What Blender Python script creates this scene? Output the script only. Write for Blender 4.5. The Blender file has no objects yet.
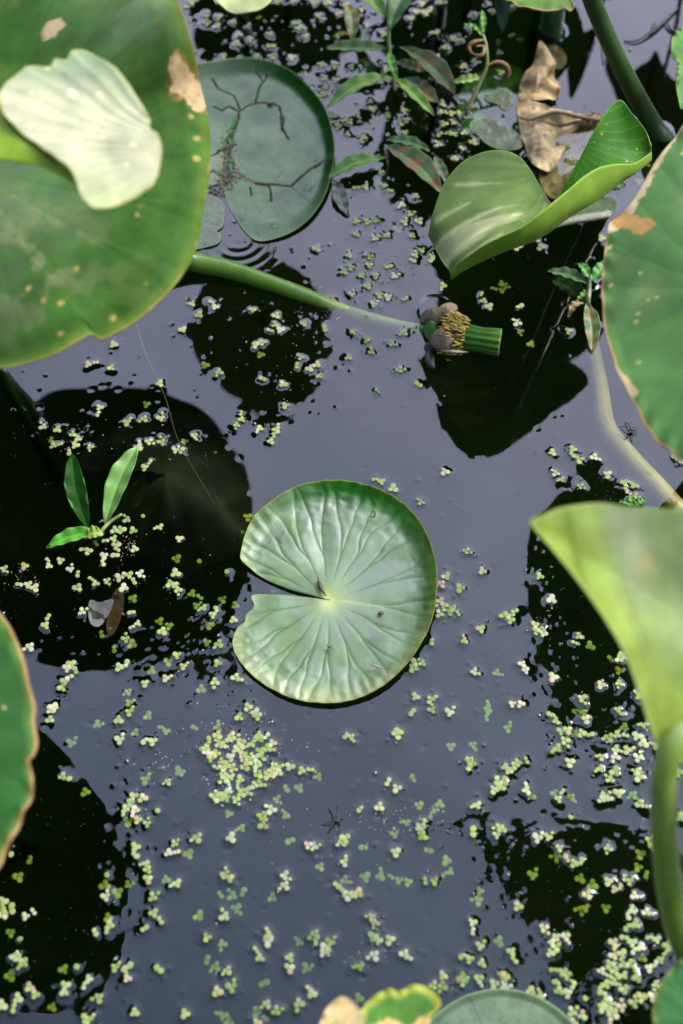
import bpy, math, random
import numpy as np
from mathutils import Vector

random.seed(7)
rng = np.random.default_rng(11)
scene = bpy.context.scene
C = scene.collection
R = math.radians

# ------------------------------------------------------------------ camera
TH = R(27.5)              # camera axis, degrees off straight-down
DIST = 1.05               # metres from the lens to the water at the picture's middle
FPX = 1422.2
cs, sn = math.cos(TH), math.sin(TH)
CAM = np.array([0.0, -DIST * sn, DIST * cs])
cd = bpy.data.cameras.new('camera')
cam = bpy.data.objects.new('camera', cd)
C.objects.link(cam)
cam.location = CAM
cam.rotation_euler = (TH, 0, 0)
cd.sensor_fit = 'VERTICAL'
cd.sensor_height = 36.0
cd.lens = 50.0
cd.clip_start = 0.01
cd.clip_end = 500.0
cd.dof.use_dof = True
cd.dof.focus_distance = DIST
cd.dof.aperture_fstop = 4.2
scene.camera = cam

# ------------------------------------------------------------------ sky and sun
SUN_EL, SUN_AZ = R(46), R(62)          # azimuth from +Y towards +X
wd = bpy.data.worlds.new('World')
scene.world = wd
wd.use_nodes = True
nt = wd.node_tree
N, L = nt.nodes, nt.links
for n in list(N): N.remove(n)
out = N.new('ShaderNodeOutputWorld')
bg = N.new('ShaderNodeBackground'); bg.inputs['Strength'].default_value = 0.1
sky = N.new('ShaderNodeTexSky'); sky.sky_type = 'NISHITA'; sky.sun_disc = False
sky.sun_elevation = SUN_EL; sky.sun_rotation = SUN_AZ
tc = N.new('ShaderNodeTexCoord')
sep = N.new('ShaderNodeSeparateXYZ'); L.new(tc.outputs['Generated'], sep.inputs[0])
# broken cloud: brighter towards the hazy horizon ahead, heavier cloud behind
mr = N.new('ShaderNodeMapRange'); mr.interpolation_type = 'SMOOTHSTEP'
mr.inputs['From Min'].default_value = -0.52; mr.inputs['From Max'].default_value = 1.18
mr.inputs['To Min'].default_value = 0.10; mr.inputs['To Max'].default_value = 1.85
xy = N.new('ShaderNodeMath'); xy.operation = 'MULTIPLY_ADD'; xy.inputs[1].default_value = 0.5
L.new(sep.outputs['X'], xy.inputs[0]); L.new(sep.outputs['Y'], xy.inputs[2]); L.new(xy.outputs[0], mr.inputs['Value'])
no = N.new('ShaderNodeTexNoise'); no.inputs['Scale'].default_value = 2.2; no.inputs['Detail'].default_value = 4
L.new(tc.outputs['Generated'], no.inputs['Vector'])
mr2 = N.new('ShaderNodeMapRange'); mr2.inputs['From Min'].default_value = 0.3; mr2.inputs['From Max'].default_value = 0.7
mr2.inputs['To Min'].default_value = 0.9; mr2.inputs['To Max'].default_value = 1.1
L.new(no.outputs['Fac'], mr2.inputs['Value'])
mul = N.new('ShaderNodeMath'); mul.operation = 'MULTIPLY'
L.new(mr.outputs[0], mul.inputs[0]); L.new(mr2.outputs[0], mul.inputs[1])
cl = N.new('ShaderNodeVectorMath'); cl.operation = 'SCALE'
hue = N.new('ShaderNodeMix'); hue.data_type = 'RGBA'; hue.inputs[6].default_value = (6.1, 8.2, 12.4, 1); hue.inputs[7].default_value = (8.6, 8.8, 11.8, 1)
hm = N.new('ShaderNodeMapRange'); hm.inputs['From Min'].default_value = 0.0; hm.inputs['From Max'].default_value = 0.65
L.new(xy.outputs[0], hm.inputs['Value']); L.new(hm.outputs[0], hue.inputs[0]); L.new(hue.outputs[2], cl.inputs[0])
L.new(mul.outputs[0], cl.inputs['Scale'])
mx = N.new('ShaderNodeMix'); mx.data_type = 'RGBA'; mx.inputs[0].default_value = 0.86
L.new(sky.outputs[0], mx.inputs[6]); L.new(cl.outputs[0], mx.inputs[7])
# distant tree line round the pond: dark up to a ragged height
n2 = N.new('ShaderNodeTexNoise'); n2.inputs['Scale'].default_value = 7; n2.inputs['Detail'].default_value = 5
L.new(tc.outputs['Generated'], n2.inputs['Vector'])
ad = N.new('ShaderNodeMath'); ad.operation = 'MULTIPLY_ADD'; ad.inputs[1].default_value = -0.35
L.new(n2.outputs['Fac'], ad.inputs[0]); L.new(sep.outputs['Z'], ad.inputs[2])
st = N.new('ShaderNodeMapRange'); st.inputs['From Min'].default_value = 0.16; st.inputs['From Max'].default_value = 0.22
L.new(ad.outputs[0], st.inputs['Value'])
mt = N.new('ShaderNodeMix'); mt.data_type = 'RGBA'
mt.inputs[6].default_value = (0.5, 0.65, 0.35, 1)
L.new(st.outputs[0], mt.inputs[0]); L.new(mx.outputs[2], mt.inputs[7])
L.new(mt.outputs[2], bg.inputs['Color']); L.new(bg.outputs[0], out.inputs[0])

sd = bpy.data.lights.new('sun', 'SUN'); sun = bpy.data.objects.new('sun', sd); C.objects.link(sun)
sd.energy = 1.7; sd.angle = R(24); sd.color = (1.0, 0.95, 0.86)
dirv = Vector((math.sin(SUN_AZ) * math.cos(SUN_EL), math.cos(SUN_AZ) * math.cos(SUN_EL), math.sin(SUN_EL)))
sun.rotation_euler = (-dirv).to_track_quat('-Z', 'Y').to_euler()
sun.location = dirv * 20

vs = scene.view_settings
vs.view_transform = 'Standard'; vs.look = 'None'; vs.exposure = 1.92; vs.gamma = 1.0
vs.use_curve_mapping = False
scene.cycles.use_denoising = True
scene.cycles.transparent_max_bounces = 16
scene.cycles.max_bounces = 8
scene.cycles.sample_clamp_indirect = 6

# ------------------------------------------------------------------ helpers
def P(px, py, h=0.0):
    """world point at height h whose direction from the lens is that of a picture position"""
    a = (px - 341.5) / FPX; b = (512 - py) / FPX
    d = np.array([a, cs * b + sn, sn * b - cs])
    t = (h - CAM[2]) / d[2]
    return CAM + d * t
def PR(px, py, h):
    """point at height h whose mirror image in the water shows at a picture position"""
    p = P(px, py, -h); p[2] = h
    return p

def _hash(ix, iy, seed):
    n = (ix.astype(np.int64) * 374761393 + iy.astype(np.int64) * 668265263 + seed * 1442695041) & 0xffffffff
    n = ((n ^ (n >> 13)) * 1274126177) & 0xffffffff
    n = (n ^ (n >> 16)) & 0xffffffff
    return n / 4294967295.0
def noise2(x, y, seed=0):
    ix = np.floor(x); iy = np.floor(y); fx = x - ix; fy = y - iy
    fx = fx * fx * (3 - 2 * fx); fy = fy * fy * (3 - 2 * fy)
    a = _hash(ix, iy, seed); b = _hash(ix + 1, iy, seed); c = _hash(ix, iy + 1, seed); d = _hash(ix + 1, iy + 1, seed)
    return (a * (1 - fx) + b * fx) * (1 - fy) + (c * (1 - fx) + d * fx) * fy
def fbm(x, y, seed=0, octv=4):
    s = 0; a = 0.5; t = 0
    for o in range(octv):
        s = s + a * noise2(x * 2 ** o + 17 * o, y * 2 ** o - 9 * o, seed + o); t += a; a *= 0.5
    return s / t
def sstep(a, b, x):
    t = np.clip((x - a) / (b - a), 0, 1); return t * t * (3 - 2 * t)
def mixc(c, col, m):
    return c * (1 - m[..., None]) + np.array(col) * m[..., None]

def tag(o, label=None, cat=None, group=None, kind=None):
    if label: o['label'] = label
    if cat: o['category'] = cat
    if group: o['group'] = group
    if kind: o['kind'] = kind
    return o
def empty(name, loc):
    o = bpy.data.objects.new(name, None); C.objects.link(o); o.location = loc
    o.empty_display_size = 0.02
    return o
def link(name, me, mat, parent=None):
    if mat: me.materials.append(mat)
    o = bpy.data.objects.new(name, me); C.objects.link(o)
    if parent is not None:
        o.parent = parent
        o.matrix_parent_inverse.identity()
        me.transform(__import__('mathutils').Matrix.Translation(-Vector(parent.location)))
    return o
def grid_mesh(name, V, col=None, wrap=False, smooth=True, extra=None):
    """V: (n, m, 3) vertex grid -> quads"""
    n, m = V.shape[:2]
    me = bpy.data.meshes.new(name)
    idx = np.arange(n * m).reshape(n, m)
    if wrap:
        nx = np.roll(idx, -1, axis=1)
        q = np.stack([idx[:-1], idx[1:], nx[1:], nx[:-1]], -1).reshape(-1, 4)
    else:
        q = np.stack([idx[:-1, :-1], idx[1:, :-1], idx[1:, 1:], idx[:-1, 1:]], -1).reshape(-1, 4)
    me.vertices.add(n * m); me.vertices.foreach_set('co', V.reshape(-1).astype(np.float32))
    me.loops.add(q.size); me.loops.foreach_set('vertex_index', q.reshape(-1).astype(np.int32))
    me.polygons.add(len(q)); me.polygons.foreach_set('loop_start', np.arange(0, q.size, 4, dtype=np.int32))
    me.polygons.foreach_set('loop_total', np.full(len(q), 4, dtype=np.int32))
    me.update(calc_edges=True)
    if smooth: me.polygons.foreach_set('use_smooth', np.ones(len(q), dtype=bool))
    if col is not None: set_col(me, col.reshape(-1, col.shape[-1]))
    return me
def set_col(me, col):
    a = me.color_attributes.new('pigment', 'FLOAT_COLOR', 'POINT')
    c = np.ones((len(me.vertices), 4), dtype=np.float32); c[:, :col.shape[1]] = col
    a.data.foreach_set('color', c.reshape(-1))
def orient_up(me):
    n = np.zeros(len(me.polygons) * 3, dtype=np.float32); me.polygons.foreach_get('normal', n)
    if n.reshape(-1, 3)[:, 2].sum() < 0: me.flip_normals()

def catmull(pts, n, closed):
    pts = np.array(pts, float); k = len(pts)
    if closed:
        ext = np.vstack([pts[-1], pts, pts[0], pts[1]]); segs = k
    else:
        ext = np.vstack([2 * pts[0] - pts[1], pts, 2 * pts[-1] - pts[-2]]); segs = k - 1
    res = []
    for i in range(segs):
        p0, p1, p2, p3 = ext[i:i + 4]
        t = np.linspace(0, 1, 24, endpoint=False)[:, None]
        res.append(0.5 * (2 * p1 + (p2 - p0) * t + (2 * p0 - 5 * p1 + 4 * p2 - p3) * t ** 2 + (3 * p1 - p0 - 3 * p2 + p3) * t ** 3))
    res = np.vstack(res + ([pts[:1]] if closed else [pts[-1:]]))
    s = np.concatenate([[0], np.cumsum(np.linalg.norm(np.diff(res, axis=0), axis=1))])
    u = np.linspace(0, s[-1], n, endpoint=not closed)
    return np.stack([np.interp(u, s, res[:, j]) for j in range(3)], 1)

class Tubes:
    """collects tapered tubes (one mesh)"""
    def __init__(s): s.v = []; s.f = []; s.c = []
    def tube(s, pts, rad, sides=8, n=None, col=(0.1, 0.15, 0.05), cap=True, ridges=0, smooth=True):
        pts = [np.array(p, float) for p in pts]
        n = n or max(2, len(pts) * 4)
        if len(pts) > 2 and smooth: c = catmull(pts, n, False)
        else: c = np.stack([np.interp(np.linspace(0, 1, n), np.linspace(0, 1, len(pts)), [p[j] for p in pts]) for j in range(3)], 1)
        rad = np.atleast_1d(rad); rr = np.interp(np.linspace(0, 1, n), np.linspace(0, 1, len(rad)), rad)
        col = np.atleast_2d(col); cc = np.stack([np.interp(np.linspace(0, 1, n), np.linspace(0, 1, len(col)), col[:, j]) for j in range(3)], 1)
        T = np.gradient(c, axis=0); T /= np.linalg.norm(T, axis=1)[:, None] + 1e-12
        up = np.array([0, 0, 1.0]) if abs(T[0][2]) < 0.9 else np.array([0, 1.0, 0])
        base = len(s.v)
        for i in range(n):
            A = np.cross(up, T[i]); A /= np.linalg.norm(A) + 1e-12; B = np.cross(T[i], A)
            for j in range(sides):
                a = 2 * math.pi * j / sides
                k = 1 + (0.07 * math.cos(ridges * a) if ridges else 0)
                s.v.append(c[i] + rr[i] * k * (math.cos(a) * A + math.sin(a) * B)); s.c.append(cc[i])
        for i in range(n - 1):
            for j in range(sides):
                a = base + i * sides + j; b = base + i * sides + (j + 1) % sides
                s.f.append((a, b, b + sides, a + sides))
        if cap:
            s.f.append(tuple(base + j for j in range(sides))[::-1])
            s.f.append(tuple(base + (n - 1) * sides + j for j in range(sides)))
        return s
    def blob(s, c, r, seg=10, ring=7, col=(.1, .1, .1), rot=0.0, jit=0.0, seed=0):
        base = len(s.v); c = np.array(c, float); rn = random.Random(seed)
        for i in range(ring + 1):
            ph = math.pi * i / ring
            for j in range(seg):
                a = 2 * math.pi * j / seg
                k = 1 + jit * (rn.random() - 0.5)
                x, y, z = r[0] * math.sin(ph) * math.cos(a) * k, r[1] * math.sin(ph) * math.sin(a) * k, r[2] * math.cos(ph) * k
                s.v.append(c + np.array([x * math.cos(rot) - y * math.sin(rot), x * math.sin(rot) + y * math.cos(rot), z])); s.c.append(np.array(col, float))
        for i in range(ring):
            for j in range(seg):
                a = base + i * seg + j; b = base + i * seg + (j + 1) % seg
                s.f.append((a, a + seg, b + seg, b))
        return s
    def build(s, name, mat, parent=None):
        me = bpy.data.meshes.new(name)
        me.from_pydata([tuple(v) for v in s.v], [], s.f); me.validate(); me.update()
        me.polygons.foreach_set('use_smooth', np.ones(len(me.polygons), dtype=bool))
        set_col(me, np.array(s.c))
        return link(name, me, mat, parent)

# ------------------------------------------------------------------ materials
def leaf_mat(name, rough=0.38, transl=0.12, nscale=900, bump=0.15, ior=1.45, coat=0.0, tcol=(1.6, 1.7, 0.5), spec=0.5, mott=(0.8, 1.2), warm=(1, 1, 1)):
    m = bpy.data.materials.new(name); m.use_nodes = True
    N, L = m.node_tree.nodes, m.node_tree.links
    for n in list(N): N.remove(n)
    o = N.new('ShaderNodeOutputMaterial'); b = N.new('ShaderNodeBsdfPrincipled')
    at = N.new('ShaderNodeAttribute'); at.attribute_name = 'pigment'
    tc = N.new('ShaderNodeTexCoord')
    n1 = N.new('ShaderNodeTexNoise'); n1.inputs['Scale'].default_value = 60; n1.inputs['Detail'].default_value = 6
    n2 = N.new('ShaderNodeTexNoise'); n2.inputs['Scale'].default_value = nscale; n2.inputs['Detail'].default_value = 3
    L.new(tc.outputs['Object'], n1.inputs['Vector']); L.new(tc.outputs['Object'], n2.inputs['Vector'])
    mr = N.new('ShaderNodeMapRange'); mr.inputs['From Min'].default_value = 0.3; mr.inputs['From Max'].default_value = 0.7
    mr.inputs['To Min'].default_value = mott[0]; mr.inputs['To Max'].default_value = mott[1]
    L.new(n1.outputs['Fac'], mr.inputs['Value'])
    mu = N.new('ShaderNodeVectorMath'); mu.operation = 'SCALE'
    wm = N.new('ShaderNodeVectorMath'); wm.operation = 'MULTIPLY'; wm.inputs[1].default_value = warm
    L.new(at.outputs['Color'], wm.inputs[0]); L.new(wm.outputs[0], mu.inputs[0]); L.new(mr.outputs[0], mu.inputs['Scale'])
    L.new(mu.outputs[0], b.inputs['Base Color'])
    rr = N.new('ShaderNodeMapRange'); rr.inputs['From Min'].default_value = 0.3; rr.inputs['From Max'].default_value = 0.7
    rr.inputs['To Min'].default_value = rough * 0.85; rr.inputs['To Max'].default_value = min(1, rough * 1.2)
    L.new(n1.outputs['Fac'], rr.inputs['Value']); L.new(rr.outputs[0], b.inputs['Roughness'])
    b.inputs['IOR'].default_value = ior; b.inputs['Coat Weight'].default_value = coat
    wx = N.new('ShaderNodeMath'); wx.operation = 'MULTIPLY'; wx.inputs[1].default_value = spec
    L.new(at.outputs['Alpha'], wx.inputs[0]); L.new(wx.outputs[0], b.inputs['Specular IOR Level'])
    bp = N.new('ShaderNodeBump'); bp.inputs['Strength'].default_value = bump; bp.inputs['Distance'].default_value = 0.0006
    L.new(n2.outputs['Fac'], bp.inputs['Height']); L.new(bp.outputs[0], b.inputs['Normal'])
    if transl > 0:
        t = N.new('ShaderNodeBsdfTranslucent'); ms = N.new('ShaderNodeMixShader'); ms.inputs[0].default_value = transl
        tm = N.new('ShaderNodeVectorMath'); tm.operation = 'MULTIPLY'; tm.inputs[1].default_value = tcol
        L.new(mu.outputs[0], tm.inputs[0]); L.new(tm.outputs[0], t.inputs['Color'])
        L.new(b.outputs[0], ms.inputs[1]); L.new(t.outputs[0], ms.inputs[2]); L.new(ms.outputs[0], o.inputs[0])
    else: L.new(b.outputs[0], o.inputs[0])
    return m
M_pad = leaf_mat('waxy_pad', rough=0.47, transl=0.03, bump=0.3, spec=0.52, ior=1.7, warm=(1.45, 1.30, 1.05), tcol=(1, 1.4, .4))
M_matte = leaf_mat('dull_pad', rough=0.42, transl=0.02, bump=0.35, spec=0.72, warm=(1.2, 1.2, .95), tcol=(1, 1.4, .4))
M_leaf = leaf_mat('raised_leaf_skin', rough=0.42, transl=0.06, bump=0.1, spec=0.13, warm=(1.10, 1.08, .90))
M_bright = leaf_mat('young_leaf_skin', rough=0.42, transl=0.2, spec=0.12, warm=(1.12, 1.08, .85), bump=0.1, tcol=(1.5, 1.5, 0.6))
M_weed = leaf_mat('weed_leaf_skin', rough=0.45, transl=0.15, bump=0.3, warm=(1.3, 1.3, .9))
M_stem = leaf_mat('stem_skin', rough=0.3, transl=0.0, bump=0.2, nscale=500)
M_dry = leaf_mat('dry_leaf_skin', rough=0.55, transl=0.1, bump=0.7, nscale=400, tcol=(1, .9, .7), mott=(0.55, 1.25))
M_insect = leaf_mat('insect_shell', rough=0.4, transl=0.0, bump=0.2)

# duckweed: one colour per plant
def duck_mat(name, stops, rough=0.5):
    m = bpy.data.materials.new(name); m.use_nodes = True
    N, L = m.node_tree.nodes, m.node_tree.links
    b = N['Principled BSDF']; oi = N.new('ShaderNodeObjectInfo'); rp = N.new('ShaderNodeValToRGB')
    at = N.new('ShaderNodeAttribute'); at.attribute_name = 'pigment'
    rp.color_ramp.interpolation = 'CONSTANT'
    els = rp.color_ramp.elements
    els[0].position = 0; els[0].color = (*stops[0][1], 1); els[1].position = stops[1][0]; els[1].color = (*stops[1][1], 1)
    for p, c in stops[2:]:
        e = els.new(p); e.color = (*c, 1)
    L.new(oi.outputs['Random'], rp.inputs[0])
    mu = N.new('ShaderNodeVectorMath'); mu.operation = 'MULTIPLY'
    L.new(rp.outputs[0], mu.inputs[0]); L.new(at.outputs['Color'], mu.inputs[1])
    L.new(mu.outputs[0], b.inputs['Base Color']); b.inputs['Roughness'].default_value = rough; b.inputs['Specular IOR Level'].default_value = .15
    return m
M_duck = duck_mat('duckweed_skin', [(0, (.21, .24, .095)), (.22, (.26, .275, .145)), (.45, (.16, .205, .065)), (.62, (.30, .305, .19)), (.8, (.22, .255, .105)), (.95, (.28, .245, .15))])
M_ducksub = duck_mat('sunken_duckweed_skin', [(0, (.30, .38, .06)), (.3, (.42, .44, .14)), (.6, (.22, .34, .04)), (.85, (.44, .42, .16))])

# water: mirror of the sky over murky brown-green water
m_water = bpy.data.materials.new('pond_water'); m_water.use_nodes = True
N, L = m_water.node_tree.nodes, m_water.node_tree.links
for n in list(N): N.remove(n)
o = N.new('ShaderNodeOutputMaterial'); gl = N.new('ShaderNodeBsdfGlossy'); gl.inputs['Roughness'].default_value = 0.0
fn = N.new('ShaderNodeTexNoise'); fn.inputs['Scale'].default_value = 14; fn.inputs['Detail'].default_value = 7; fn.inputs['Roughness'].default_value = .62
ftc = N.new('ShaderNodeTexCoord'); L.new(ftc.outputs['Object'], fn.inputs['Vector'])
fm = N.new('ShaderNodeMapRange'); fm.inputs['From Min'].default_value = .35; fm.inputs['From Max'].default_value = .68; fm.inputs['To Min'].default_value = .88; fm.inputs['To Max'].default_value = 1.0
L.new(fn.outputs['Fac'], fm.inputs['Value']); L.new(fm.outputs[0], gl.inputs['Color'])   # thin uneven surface film
tr = N.new('ShaderNodeBsdfTransparent'); geo = N.new('ShaderNodeNewGeometry'); tint = N.new('ShaderNodeMix'); tint.data_type = 'RGBA'
tint.inputs[6].default_value = (0.30, 0.33, 0.25, 1); tint.inputs[7].default_value = (0.95, 0.97, 0.93, 1)   # murk met on the way down; clear to light from above
L.new(geo.outputs['Backfacing'], tint.inputs[0]); L.new(tint.outputs[2], tr.inputs['Color'])
fr = N.new('ShaderNodeFresnel'); fr.inputs['IOR'].default_value = 1.535
fsel = N.new('ShaderNodeMix'); fsel.data_type = 'FLOAT'; fsel.inputs[3].default_value = 0.02
L.new(geo.outputs['Backfacing'], fsel.inputs[0]); L.new(fr.outputs[0], fsel.inputs[2])
ms = N.new('ShaderNodeMixShader'); L.new(fsel.outputs[0], ms.inputs[0]); L.new(tr.outputs[0], ms.inputs[1]); L.new(gl.outputs[0], ms.inputs[2])
va = N.new('ShaderNodeVolumeAbsorption'); va.inputs['Color'].default_value = (0.35, 0.5, 0.25, 1); va.inputs['Density'].default_value = 6.5
L.new(ms.outputs[0], o.inputs[0]); L.new(va.outputs[0], o.inputs['Volume'])

m_mud = bpy.data.materials.new('pond_mud'); m_mud.use_nodes = True
N, L = m_mud.node_tree.nodes, m_mud.node_tree.links
b = N['Principled BSDF']; nz = N.new('ShaderNodeTexNoise'); nz.inputs['Scale'].default_value = 12; nz.inputs['Detail'].default_value = 6
rp = N.new('ShaderNodeValToRGB'); rp.color_ramp.elements[0].color = (.03, .035, .022, 1); rp.color_ramp.elements[1].color = (.09, .09, .05, 1)
tcn = N.new('ShaderNodeTexCoord'); L.new(tcn.outputs['Object'], nz.inputs['Vector'])
L.new(nz.outputs['Fac'], rp.inputs[0]); L.new(rp.outputs[0], b.inputs['Base Color']); b.inputs['Roughness'].default_value = 0.9

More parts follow.
